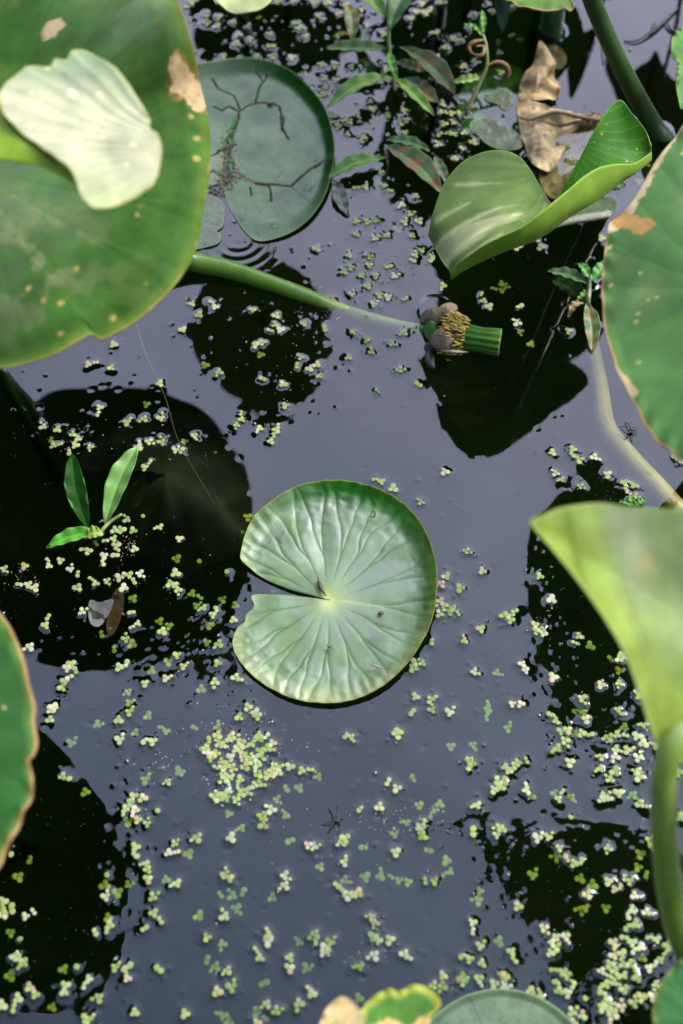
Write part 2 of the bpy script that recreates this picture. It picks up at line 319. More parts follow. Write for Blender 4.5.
# ------------------------------------------------------------------ duckweed positions
K = 683 / 180.0
K2 = 683 / 170.0
SPOTS = [  # crop origin, scale, (x, y, fronds[, 1 = sunken, 2 = pinkish])
((180, 0), K, "100,60,4 145,65,3 100,90,4 140,100,3 205,85,3 45,10,3 25,30,2 60,220,2,1 170,215,2 225,130,4 265,148,4 215,165,3 230,222,3 290,212,3 340,130,4 345,172,2 350,215,3 425,218,3 260,100,2 300,70,2,1 370,5,2 430,5,3 508,12,3 560,10,3 527,62,4 600,48,2 632,20,3 450,105,4 475,138,3 440,90,2 540,248,4 585,245,4 650,255,3 472,275,3,1 550,300,4 590,305,3 555,330,4 595,355,3 540,360,3 445,315,3 490,340,3 515,360,3 530,390,3 575,440,4 570,465,3 600,480,3 645,465,3 625,460,2"),
((340, 0), K, "20,22,4 85,40,2 105,98,3 270,70,3 290,45,3 325,50,3 380,10,4 310,15,3 340,35,2 365,125,4 430,145,4 405,180,3 455,155,2 505,60,3 555,20,2 580,48,3 655,30,4 650,130,2 605,200,3 605,160,2,1 470,252,3 505,230,2 370,215,3 365,230,2 175,262,4 165,130,3 40,258,3 115,385,3 125,415,3 245,420,4 68,447,2 35,465,3 185,435,2 250,455,3 390,395,4 425,430,4 385,425,4 430,465,4 395,470,3 455,430,3 225,470,2 485,115,2 610,275,3"),
((180, 130), K, "635,15,3 670,345,3 670,395,3 520,450,3 640,475,4 600,215,3 670,215,2"),
((340, 130), K, "85,35,5 245,10,3 375,15,2 415,10,4 470,10,3 375,55,4 435,15,3 505,45,3 465,68,2 435,108,3 155,158,3 95,215,4 60,218,2 165,212,3 190,232,2 290,250,4 235,285,4 265,318,4 245,350,4 300,345,3 220,375,3,1 65,340,4 105,348,3 140,343,3 62,395,3 130,410,4 180,400,3 275,400,3 30,475,4 115,480,4 285,475,4 310,455,3 345,480,2 660,440,3"),
((503, 130), K, "435,212,4 515,195,3,1 55,445,3 145,445,3 125,415,3 375,410,3 240,60,2 262,108,2 545,130,3,1"),
((503, 0), K, "40,15,3,1 30,40,3,1 65,150,3,1 35,130,2,1 345,65,2,1"),
((180, 260), K, "45,165,3 128,168,5 72,208,3 275,190,3 365,210,3 352,255,5 380,265,3 300,318,6 305,360,3,1 470,240,3 545,260,2 638,370,3 460,370,4 505,405,6 530,440,3 440,400,2 95,400,3,1 150,425,4 315,447,2 390,470,3 10,265,3 620,45,4 650,28,3 650,130,4 660,275,3"),
((340, 260), K, "85,60,3 135,60,3 105,100,3 205,60,4 150,133,3 183,140,3 128,168,4 250,150,2 100,305,3 120,350,4 200,320,4 245,275,4 225,415,4 295,475,2 390,98,4 540,130,2 545,155,3 565,178,3 272,5,2 350,0,2 112,20,3 185,22,2 600,110,5,1 612,90,4,1 622,100,4,1"),
((503, 260), K, "65,180,2 55,240,4 65,270,4,1 248,270,3 105,320,3,1"),
((0, 340), K, "430,18,3 348,92,5 422,105,3 605,165,3 372,268,5 555,245,3,1 480,312,4 548,300,4 608,297,4 162,330,4 218,340,3 190,378,2,1 215,400,5 275,357,3 295,375,3 285,400,3 268,425,2 343,405,4 565,385,4 612,388,4 665,418,4 525,405,4 560,475,5"),
((180, 380), K, "400,97,3 235,138,5 215,170,4,2 302,185,4 365,188,4 352,222,5 55,212,4 18,235,3,1 0,265,2"),
((340, 380), K, "145,380,5 200,412,3 397,348,3 308,465,4 138,45,2 295,20,2"),
((503, 380), K, "185,275,3 262,275,5 290,302,3 347,292,4 200,355,4 222,378,4 293,402,4 397,358,3 460,390,3 495,400,4 480,430,5 500,440,4 655,295,3 675,300,2"),
((0, 460), K, "480,228,4 542,212,1 605,255,4 435,265,3 460,265,3 505,268,3 415,300,5 440,325,4 510,337,3 335,345,3 315,335,2 358,320,2,1 390,378,5 437,358,2 185,390,5 230,382,3 265,415,4 290,432,2 15,412,4 93,403,3 90,470,5 130,485,3 355,458,5 405,458,4 295,485,3 452,447,4 495,450,5 530,430,4 470,485,3 680,300,3 670,375,3,1 665,430,3 645,470,3"),
((120, 500), K, "225,150,3 485,65,3,1 470,128,2,1 222,225,3,1 300,232,1,1 212,275,3 205,320,3 220,340,4 285,365,5,1 290,400,4,1 315,410,4 360,425,5 388,378,3,1 437,400,3,1 430,455,3 340,475,3,1 590,340,3,1 405,272,1"),
((0, 580), K, "180,158,5 115,255,4 310,120,4 505,70,3,1 498,120,2 510,170,5 475,225,4 380,207,2,1 500,245,3,1 605,158,3,1 640,175,3,1 615,195,3 468,325,5 258,350,5 270,320,3 245,385,3 235,408,3 630,372,4 550,392,3 575,345,3,1 487,425,4,1 490,465,4,1 200,485,3 430,262,2,1 640,310,3,1 672,285,3 290,340,2"),
((120, 620), K, "240,175,4,2 330,85,3,1 375,90,4 370,165,3 360,235,4 440,218,4 340,20,3,1 485,330,3 512,350,4 520,365,3 452,368,3 285,405,2,1 370,408,4,1 308,262,3,1 490,235,4,1"),
((410, 500), K, "213,193,4 275,270,3 135,290,3 120,320,4,2 190,335,3 115,385,4,2 130,400,3 110,432,4 170,422,5 150,425,3 385,435,5 380,455,4 355,443,2 268,490,3 492,290,3 537,378,3 475,475,3 510,490,2"),
((503, 560), K, "125,270,3 152,280,4 280,300,5 330,325,3,1 410,373,2,1 440,375,3 455,360,3 440,420,3,1 440,467,4 372,475,3 190,445,3"),
((410, 620), K, "265,40,3 205,78,4 432,180,6 243,195,4 330,200,4,1 45,165,4 78,82,2 12,185,3 20,160,2 20,292,3 78,302,4 82,342,4 148,350,4 5,348,2 290,360,5,1 295,335,4,1 370,410,4,1 405,320,6 155,480,3,1 240,475,4,1"),
((0, 700), K, "192,38,4 190,75,3 368,93,4,1 268,163,4,1 237,290,3 263,298,1 452,152,4 450,75,3 490,45,4 512,125,3,1 562,155,5 622,110,5,1 560,62,3,1 638,312,4 550,303,4,1 525,370,6 495,390,3 475,415,4 512,418,4 522,455,3 557,470,4 487,460,3,1 597,420,1 325,350,3,1 680,270,2,1"),
((170, 710), K, "180,95,3 145,130,5 185,130,4 150,170,4 175,165,3 155,185,3 200,135,3 235,100,4,2 225,110,3 270,125,3 265,140,3 240,165,5 275,170,4 310,130,4 335,95,4 340,110,4 378,115,5 370,145,4 345,170,5 325,180,4 290,180,4 300,195,3 285,215,3 185,205,5 200,235,6 215,210,4 240,225,4 230,255,4 265,265,4 210,260,4 225,290,5 335,245,3 330,208,4 338,280,4 320,285,3 290,305,4 268,318,4 250,340,4 205,320,4 165,328,4 185,335,3 215,335,3 370,248,4 385,230,4 405,215,4 410,238,4 453,215,3 130,150,2 515,232,5 560,255,4,1 490,295,3,1 435,300,2,1 405,338,4,1 385,380,4 350,420,5 355,410,3 438,400,4,1 270,450,4,1 45,238,4,1 230,485,3 105,485,4 222,395,3,1 455,490,2,1 665,488,3 672,100,2"),
((340, 700), K, "42,140,4 215,130,3 225,115,2 490,225,4 500,240,4 495,255,2 505,170,5,1 425,180,4 200,325,5 150,405,3 72,410,2,2 350,425,5,1 378,395,3,1 300,400,3,1 312,480,5 300,480,3 250,465,4,1 270,300,2,1 520,400,4 625,255,4 640,270,3 665,250,3 588,305,2 585,340,3 610,330,3 620,310,3 605,485,4"),
((503, 680), K, "300,68,4 515,62,4 565,85,2 443,122,5 200,155,4 180,135,2 220,195,3 235,230,4 245,190,3 262,215,5,1 315,208,5 205,260,4 253,312,3 290,118,5,1 315,148,3 403,218,4 447,212,5 460,180,4,1 532,172,4 520,228,6 577,250,4 430,262,4 472,265,4 375,292,4 428,290,4 510,295,4 368,337,4 423,348,3 405,378,4 512,350,4 515,368,3 390,455,5 385,440,4 438,430,3 497,438,4,1 520,470,4 88,418,4 70,310,5 220,440,5 260,445,4,1 195,430,3,1 668,352,3 105,445,2,1"),
((0, 820), K, "512,120,5 552,168,4 560,208,6 485,245,4,1 398,248,3,1 400,292,4 447,275,3,1 415,400,4 410,370,3,1 355,428,2 405,208,1 578,292,4 592,370,5 550,415,2,2 630,225,3,1 655,125,5 660,90,4 670,242,4 110,358,5 12,310,4 40,338,2 12,360,3 70,218,3,1 120,152,2,1 40,430,3,1 75,452,1 42,130,1 10,350,2"),
((170, 820), K, "105,75,4 232,72,3 455,78,3,1 525,95,4,2 548,100,4 655,82,4 660,160,4 70,130,3,1 210,208,4 225,222,4,2 235,290,4,1 270,270,2,1 250,335,4,1 187,287,2,1 107,365,3,1 205,368,4 140,445,3 200,470,4,1 435,210,4 438,250,4 387,295,3,1 570,178,3,1 665,228,4,1 635,243,2 650,255,2 675,285,3 372,440,4 372,462,3 490,465,4,1 552,435,4"),
((340, 820), K, "90,98,2,1 210,122,3 335,120,2,1 312,45,6 205,55,4,1 250,15,3,1 152,212,4,1 95,218,3,1 210,220,5,1 258,235,3,1 342,232,5 405,200,5,1 405,155,3,1 530,270,3,1 525,308,4,1 500,45,2 603,48,6 500,405,5 603,460,3,1 530,478,4 40,280,5 68,278,4,2 120,370,4 135,390,4 125,445,3 145,460,3 190,455,3,2 675,328,3"),
((503, 800), K, "130,145,4 170,140,4 215,182,3 205,220,4,1 235,225,2 285,238,5 293,298,3,1 338,322,3,1 320,358,3 295,410,5,1 300,425,3,1 110,285,4,1 63,400,4 155,485,4 398,182,4 400,308,4 435,335,5 480,308,4 500,362,4 480,430,5 485,475,5 545,425,4 390,410,3,1 520,205,3,1 512,255,3,1 540,282,2,1 555,150,4 565,165,3 575,180,2 257,65,1 675,68,3 455,295,2"),
((0, 910), K2, "75,195,4 95,215,4 55,190,3 130,325,6 60,375,5 5,385,3 345,290,5 258,330,3 262,305,2,2 255,240,3,1 210,390,3,1 398,355,4 355,440,4 345,435,2 462,230,4 508,258,5,2 515,235,2,2 635,243,2 540,412,3 40,265,3,1 307,228,1"),
((170, 910), K2, "185,228,4,1 232,243,4 245,312,4 190,328,3 60,418,3 355,175,5 590,128,2,2 640,130,4 620,155,4 630,170,3 480,215,6 545,235,4,1 568,335,4 520,375,4 390,380,4 425,405,4 348,412,4,1 212,425,4,1 235,450,3,1 350,455,3 380,438,2,1 375,290,2,1 145,200,2,1"),
((340, 910), K2, "140,185,4 78,228,4 260,178,4 75,355,3,1 505,190,5 570,213,3 413,265,3 412,305,4 375,302,4 495,290,4 490,275,3 560,278,4 650,262,4 660,308,4 620,298,3"),
((503, 890), K, "195,190,6 240,178,4 200,215,3 180,238,3 35,252,5 5,330,3 12,368,3 105,385,4 140,400,4 208,305,5 243,325,4 208,365,5 258,378,5 260,463,4 287,487,5 475,188,5 507,222,5 568,182,5 622,210,4 608,255,5 568,290,5 418,250,4 462,258,5 455,285,4 405,282,3 385,318,5 425,310,4 457,325,4 503,315,5 388,360,4 422,350,4 457,378,3 385,405,5 392,440,6 400,480,5 448,445,4 420,470,3 495,430,4 525,408,3 580,360,4 570,405,3 528,258,3,1 420,200,3 312,412,1"),
]
ducks = []
for (ox, oy), k, txt in SPOTS:
    for w in txt.split():
        v = [float(t) for t in w.split(',')]
        px, py = ox + v[0] / k, oy + v[1] / k
        fl = int(v[3]) if len(v) > 3 else 0
        if all((px - d[0]) ** 2 + (py - d[1]) ** 2 > 2.5 ** 2 for d in ducks):
            ducks.append((px, py, int(v[2]), fl))

# rosette shapes: list of fronds (x, y, a, b, rot) per rosette, in metres
def rosette(n, rn):
    if n == 1: return [(0, 0, .0021, .0018, rn.random() * 6)]
    fr = []
    def tri(cx, cy, k, s0):
        a0 = rn.random() * 6.28
        for i in range(k):
            a = a0 + 6.283 * i / 3 + rn.uniform(-.3, .3); s = rn.uniform(.80, 1.14) * s0; d = .00185 * rn.uniform(.9, 1.15) * s0
            fr.append((cx + d * math.cos(a), cy + d * math.sin(a), .0021 * s, .00185 * s, a))
    if n <= 3: tri(0, 0, n, 1.0)
    elif n == 4:
        tri(0, 0, 3, .95); a = rn.random() * 6.28; fr.append((.0042 * math.cos(a), .0042 * math.sin(a), .0015, .0013, a))
    else:
        a = rn.random() * 6.28; d = .0029
        tri(-d * math.cos(a), -d * math.sin(a), 3, .9); tri(d * math.cos(a), d * math.sin(a), n - 3, .95)
    return fr
def rosette_mesh(fr, rn):
    v = []; f = []; c = []
    for i, (x, y, a, b, rot) in enumerate(fr):
        base = len(v); seg = 14
        z0 = .00012 * i; tone = rn.uniform(.82, 1.10); tr_, tg_, tb_ = rn.choices([(1, 1, 1), (.80, .98, .62), (1.15, 1.10, 1.15), (1.12, .86, 1.02), (.95, 1.05, .7)], (5, 3, 2, 1.2, 3))[0]
        rad = [.96, 1.0, .86, .5]; zz = [-.00022, .00004, .00020, .00026]
        tlx, tly = rn.uniform(-.12, .12), rn.uniform(-.12, .12)
        for ri, (rr, z) in enumerate(zip(rad, zz)):
            for j in range(seg):
                t = 2 * math.pi * j / seg
                ex, ey = a * rr * math.cos(t) * (1 - .06 * math.cos(t)), b * rr * math.sin(t)
                X = ex * math.cos(rot) - ey * math.sin(rot); Y = ex * math.sin(rot) + ey * math.cos(rot)
                v.append((x + X, y + Y, z0 + z + X * tlx + Y * tly))
                e = (.72 if ri < 2 else (.92 if ri == 2 else 1.04)) * tone  # dome shading painted into the frond: darker rim, lighter top
                c.append((e * tr_, e * tg_, e * tb_))
        v.append((x, y, z0 + .00027)); c.append((tone * tr_ * 1.06, tone * tg_ * 1.06, tone * tb_))
        for ri in range(3):
            for j in range(seg):
                A = base + ri * seg + j; B = base + ri * seg + (j + 1) % seg
                f.append((A, B, B + seg, A + seg))
        top = base + 4 * seg
        for j in range(seg): f.append((base + 3 * seg + j, base + 3 * seg + (j + 1) % seg, top))
        f.append(tuple(base + j for j in range(seg))[::-1])
    return v, f, c
rn = random.Random(5)
shapes = {}
for n in range(1, 7):
    shapes[n] = []
    for k in range(5):
        fr = rosette(n, rn); shapes[n].append((fr, rosette_mesh(fr, rn)))

# ------------------------------------------------------------------ pond water and mud
fronds = []       # (x, y, r, amplitude, falloff)
placed = []
for i, (px, py, n, fl) in enumerate(ducks):
    z = 0.0009 if fl != 1 else -0.0016 - 0.004 * rn.random()
    p = P(px, py, z); var = rn.randrange(5); rot = rn.random() * 6.28; sc = rn.uniform(.82, 1.12)
    placed.append((px, py, n, fl, p, var, rot, sc))
    if fl != 1:
        for (x, y, a, b, r_) in shapes[n][var][0]:
            X = x * math.cos(rot) - y * math.sin(rot); Y = x * math.sin(rot) + y * math.cos(rot)
            fronds.append((p[0] + X * sc, p[1] + Y * sc, .0017 * sc, .00050, .0016))
# tiny bits riding on the film round the duckweed; each dimples the water
specks = []
for (px, py, n, fl, p, var, rot, sc) in placed:
    if fl == 1: continue
    for k in range(rn.choice((1, 2, 3, 4))):
        a = rn.random() * 6.28; d = rn.uniform(.004, .0075)
        specks.append((p[0] + d * math.cos(a), p[1] + d * math.sin(a), rn.uniform(.0005, .0013)))
for k in range(700):
    q = P(rn.uniform(0, 683), rn.uniform(0, 1024)); specks.append((q[0], q[1], rn.uniform(.0003, .0007)))
# films where the reflections have ragged edges
for (cx, cy, sx, sy, cnt) in [(560, 835, 70, 12, 90), (492, 880, 12, 40, 45), (130, 800, 12, 70, 130), (150, 640, 60, 22, 160), (550, 620, 14, 60, 120), (290, 300, 60, 50, 160), (270, 40, 70, 35, 200), (400, 110, 60, 90, 260), (600, 720, 60, 50, 160), (225, 750, 45, 35, 80), (130, 430, 60, 40, 70), (600, 950, 60, 50, 160)]:
    for k in range(int(cnt * .55)):
        q = P(rn.gauss(cx, sx), rn.gauss(cy, sy)); specks.append((q[0], q[1], rn.uniform(.0003, .0010) if rn.random() < .8 else .0014))
for (x, y, r) in specks:
    s = 1 if rn.random() < .75 else -1
    fronds.append((x, y, r * .6, s * min(.00036, r * .34), .0009))
# where stems break the surface
STEMS_IN = [(660, 132, .0085), (600, 208, .009), (552, 32, .012), (332, 303, .004), (437, 312, .014), (452, 345, .014), (590, 285, .005), (392, 85, .004), (466, 117, .004), (104, 527, .004), (545, 100, .005), (520, 130, .004), (528, 160, .004), (560, 118, .004)]
for (px, py, r) in STEMS_IN:
    q = P(px, py); fronds.append((q[0], q[1], r, .0011, .0028))

def axis(lo, hi, step, far):
    mid = np.arange(lo, hi + step, step); a = []; d = step; x = hi + step
    while x < far: d *= 1.22; x += d; a.append(x)
    b = []; d = step; x = lo
    while x > -far: d *= 1.22; x -= d; b.append(x)
    return np.concatenate([b[::-1], mid, a])
xs = axis(-.33, .33, .00085, 60); ys = axis(-.375, .545, .00085, 60)
X, Y = np.meshgrid(xs, ys)
Z = np.zeros_like(X)
near = (np.abs(X) < .6) & (np.abs(Y) < .9)
Z += np.where(near, .00016 * (fbm(X * 22, Y * 16, 3, 3) - .5), 0)
# a small train of ripples by the old pad's notch
q = P(238, 238); d = np.hypot(X - q[0], (Y - q[1]))
ang = np.arctan2(Y - q[1], X - q[0])
Z += .00014 * np.sin(d / .0042 * 2 * np.pi * .5) * np.exp(-((d - .022) / .015) ** 2) * (sstep(-2.9, -2.3, ang) * (1 - sstep(-.6, .1, ang)))
ups = np.zeros_like(Z); dns = np.zeros_like(Z)
for (x, y, r, a, l) in fronds:
    w = r + l * 5
    i0, i1 = np.searchsorted(xs, [x - w, x + w]); j0, j1 = np.searchsorted(ys, [y - w, y + w])
    if i1 <= i0 or j1 <= j0: continue
    dd = np.hypot(X[j0:j1, i0:i1] - x, Y[j0:j1, i0:i1] - y)
    h = abs(a) * np.exp(-np.maximum(0, dd - r) / l)
    if a > 0: ups[j0:j1, i0:i1] = np.maximum(ups[j0:j1, i0:i1], h)
    else: dns[j0:j1, i0:i1] = np.maximum(dns[j0:j1, i0:i1], h)
Z += ups - dns
me = grid_mesh('water', np.stack([X, Y, Z], -1)); orient_up(me)
water = tag(link('water', me, m_water), kind='structure')
def surf(x, y):
    i = min(max(np.searchsorted(xs, x), 0), len(xs) - 1); j = min(max(np.searchsorted(ys, y), 0), len(ys) - 1)
    return Z[j, i]
gx = axis(-1, 1, .05, 60); GX, GY = np.meshgrid(gx, gx)
me = grid_mesh('pond_bed', np.stack([GX, GY, -.31 + .05 * fbm(GX * 3, GY * 3, 5)], -1)); orient_up(me)
tag(link('ground', me, m_mud), kind='structure')

# ------------------------------------------------------------------ leaf blades
def veins_dist(ang, rad, R0, prim, fork, r1=.5, spread=.16):
    """distance (m) to the nearest vein; ang/rad polar coords, prim = list of angles"""
    dmin = np.full(ang.shape, 1.0); t = rad / R0
    for i, a in enumerate(prim):
        da = np.abs((ang - a + np.pi) % (2 * np.pi) - np.pi)
        far = np.where(da < 1.2, np.sin(np.minimum(da, 1.2)) * rad, 1)
        d0 = np.where(t < r1 + .02, far, 1); dmin = np.minimum(dmin, d0)
        if fork:
            for sg in (-1, 1):
                aa = a + sg * spread * np.clip(t - r1, 0, 1) ** .85
                d2 = np.abs((ang - aa + np.pi) % (2 * np.pi) - np.pi) * rad
                dmin = np.minimum(dmin, np.where(t >= r1, d2, 1))
        else: dmin = np.minimum(dmin, far)
    return dmin
class Blade: pass
def blade(name, centre, outline, rings, segs, closed, shape, paint, mat, parent=None, thick=.0006, rpow=1.25, smooth_n=0):
    """outline & centre are world points; shape(B) -> dz ; paint(B) -> colours"""
    O = catmull(outline, segs, closed); Cn = np.array(centre, float)
    if smooth_n:
        k_ = np.hanning(smooth_n + 2)[1:-1]; k_ /= k_.sum(); h_ = smooth_n // 2
        pad_ = np.pad(O, ((h_, h_), (0, 0)), mode='wrap' if closed else 'edge'); O2 = np.stack([np.convolve(pad_[:, j], k_, 'valid') for j in range(3)], 1)
        if not closed: O2[0], O2[-1] = O[0], O[-1]
        O = O2
    r = (1 - (1 - np.linspace(0, 1, rings)) ** rpow)[:, None, None]
    V = Cn + (O[None] - Cn) * r
    B = Blade(); B.r = np.repeat(r[:, :, 0], segs, 1); B.x = V[..., 0] - Cn[0]; B.y = V[..., 1] - Cn[1]
    B.ang = np.arctan2(B.y, B.x); B.rad = np.hypot(B.x, B.y)
    OL = np.hypot(O[:, 0] - Cn[0], O[:, 1] - Cn[1])[None]; B.L = np.repeat(OL, rings, 0); B.edge = (1 - B.r) * B.L
    B.R = np.percentile(OL, 80); B.V = V; B.O = O
    B.tau = np.repeat(np.linspace(0, 1, segs)[None], rings, 0)
    dz = shape(B) if shape else 0
    V = V.copy(); V[..., 2] += dz; B.V = V
    B.wax = None; col = paint(B)  # wax: specular strength per vertex, cut on raised rims, patchy for sheen
    if B.wax is not None: col = np.concatenate([col, B.wax[..., None]], -1)
    me = grid_mesh(name, V, col, wrap=closed); orient_up(me)
    o = link(name, me, mat, parent)
    if thick:
        md = o.modifiers.new('thickness', 'SOLIDIFY'); md.thickness = thick; md.offset = -1
    return o
def base_col(B, c, seed=0, var=.25, s=40):
    n = fbm(B.V[..., 0] * s, B.V[..., 1] * s, seed)
    return np.ones(B.r.shape + (3,)) * np.array(c) * (1 + var * 2 * (n - .5))[..., None]
def spots(B, col, seed, cnt, c, rmin=.0008, rmax=.003, soft=.5):
    rr = random.Random(seed)
    for k in range(cnt):
        i = rr.randrange(B.r.shape[1]); t = math.sqrt(rr.random()) * .97
        p = B.O[i] * t + (B.V[0, 0]) * (1 - t)
        rad = rr.uniform(rmin, rmax); w = 1 + .6 * (noise2(B.V[..., 0] * 700, B.V[..., 1] * 700, k) - .5)
        d = np.hypot(B.V[..., 0] - p[0], (B.V[..., 1] - p[1]) * rr.uniform(.7, 1.3)) * w
        col = mixc(col, c, (1 - sstep(rad * soft, rad, d)) * rr.uniform(.5, 1))
    return col
def at_px(B, px, py, h):  # plan distance of every vertex from the point seen there
    q = P(px, py, h); return np.hypot(B.V[..., 0] - q[0], B.V[..., 1] - q[1])
def polydist(B, pts, h=0.0, wob=0.0, seed=0):
    q = [P(x, y, h) for x, y in pts]; d = np.full(B.r.shape, 1.0)
    wx = wob * (fbm(B.V[..., 0] * 220, B.V[..., 1] * 220, seed, 3) - .5) * 2; wy = wob * (fbm(B.V[..., 0] * 220, B.V[..., 1] * 220, seed + 9, 3) - .5) * 2
    x = B.V[..., 0] + wx; y = B.V[..., 1] + wy
    for a, b in zip(q[:-1], q[1:]):
        vx, vy = b[0] - a[0], b[1] - a[1]; t = np.clip(((x - a[0]) * vx + (y - a[1]) * vy) / (vx * vx + vy * vy + 1e-12), 0, 1)
        d = np.minimum(d, np.hypot(x - a[0] - t * vx, y - a[1] - t * vy))
    return d

# ---- the round pad in the middle
ctr = P(330.2, 599.8, .0045)
zo = lambda x, y: (220 + x / 2.97, 475 + y / 2.97)
cen_px = [(292, 366), (235, 360), (165, 355), (92, 358), (99, 377), (104, 398), (88, 404), (74, 422), (77, 440), (52, 452), (47, 470), (37, 492), (45, 532), (80, 582), (130, 624), (200, 662), (270, 679), (350, 681), (430, 661), (500, 621), (560, 561), (605, 492), (628, 438), (640, 370), (641, 290), (622, 212), (590, 150), (541, 96), (481, 60), (410, 37), (340, 27), (270, 33), (210, 52), (150, 88), (100, 133), (76, 182), (64, 228), (59, 252), (72, 266), (120, 302), (180, 331), (240, 351), (296, 362)]
cen_out = [P(*zo(x, y), .0026) for x, y in cen_px]
cprim = [math.radians(a) for a in (-7, 20, 44, 63, 80, 99, 117, 136, 154, 193, 214, 233, 251, 268, 287, 308, 331)]
def cen_shape(B):
    t = B.rad / B.R; wob = .16 * (fbm(B.V[..., 0] * 42, B.V[..., 1] * 42, 61, 2) - .5) * sstep(.15, .5, t)
    d = veins_dist(B.ang + wob, B.rad, B.R, cprim, True, .40, .19); B.d = d
    dz = .00042 * (1 - np.exp(-(d / .0014) ** 1.5)) * sstep(.12, .5, t) * (1 - .35 * sstep(.9, 1, B.r))
    # cross wrinkles between the veins towards the margin
    wr = fbm(B.rad * 150, B.ang * 5.5, 14, 2) - .5
    dz += .0023 * wr * sstep(.50, .85, t) * np.clip(d / .004, 0, 1)
    dz += .0007 * (fbm(B.V[..., 0] * 130, B.V[..., 1] * 130, 4, 2) - .5) * sstep(.3, .8, t)
    dz += .0022 * (fbm(B.V[..., 0] * 30, B.V[..., 1] * 30, 8, 3) - .5) * sstep(.15, .5, t)
    dz += .0004 * np.sin(B.ang * 46 + 3 * np.sin(B.ang * 5)) * sstep(.72, .93, B.r) * sstep(.6, .9, t)
    curl = .5 + .5 * np.cos(B.ang - math.radians(-15))        # the right side stands highest
    dz += (.0008 + .0022 * curl) * sstep(.5, 1.02, t) ** 1.3
    dz += (.0008 + .0046 * np.clip(.62 + .6 * np.cos(B.ang - math.radians(35)), 0, 1.1)) * np.clip((B.r - .80) / .20, 0, 1) ** 1.7 * sstep(.5, .8, t)
    dz -= .0012 * np.exp(-(t / .08) ** 2)
    # broad fold running up from the centre
    fa = math.radians(97); df = np.abs((B.ang - fa + np.pi) % (2 * np.pi) - np.pi) * B.rad
    dz -= .0012 * np.exp(-(df / .006) ** 2) * sstep(.1, .4, t) * (1 - sstep(.6, .85, t))
    return dz
def cen_paint(B):
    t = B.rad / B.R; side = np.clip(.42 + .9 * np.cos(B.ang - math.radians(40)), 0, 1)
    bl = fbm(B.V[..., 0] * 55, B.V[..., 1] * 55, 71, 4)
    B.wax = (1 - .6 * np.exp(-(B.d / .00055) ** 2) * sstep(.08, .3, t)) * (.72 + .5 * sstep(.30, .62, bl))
    B.wax *= 1 - .97 * sstep(.855 - .05 * side, .93, B.r + .06 * (bl - .5)) * side * sstep(.6, .8, t)  # specular cut on the upturned rim, in place of a darker reflection
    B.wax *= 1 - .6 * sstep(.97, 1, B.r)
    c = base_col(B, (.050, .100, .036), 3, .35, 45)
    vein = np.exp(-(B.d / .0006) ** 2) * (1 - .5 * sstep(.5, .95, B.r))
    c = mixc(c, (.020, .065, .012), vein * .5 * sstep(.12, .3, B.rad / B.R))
    c = mixc(c, (.005, .045, .004), sstep(.83 - .05 * side, .92, B.r) * side * .97)  # upturned rim's lack of sky reflection painted as darker green
    c = mixc(c, (.20, .27, .05), np.exp(-(B.rad / .010) ** 2) * .85)
    mid = np.exp(-((B.V[..., 1] - (ctr[1] - .12 * (B.V[..., 0] - ctr[0]))) / .0011) ** 2) * (B.x > 0)
    c = mixc(c, (.20, .26, .07), mid * .55 * (1 - sstep(.3, .9, B.r)))
    low = sstep(.78, 1, B.r) * (.5 + .5 * np.cos(B.ang - math.radians(-95))) * sstep(.4, .8, B.rad / B.R)
    c = mixc(c, (.17, .20, .09), low * .6)  # sky glint along the lower rim painted into the colour
    c = mixc(c, (.15, .16, .04), sstep(.988, .998, B.r) * .7)
    return spots(B, c, 21, 26, (.10, .08, .03), .0004, .0010)
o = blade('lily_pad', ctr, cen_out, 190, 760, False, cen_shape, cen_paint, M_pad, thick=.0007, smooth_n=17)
tag(o, 'glossy round green lily pad with a narrow notch, alone in the middle of the pond', 'lily pad')

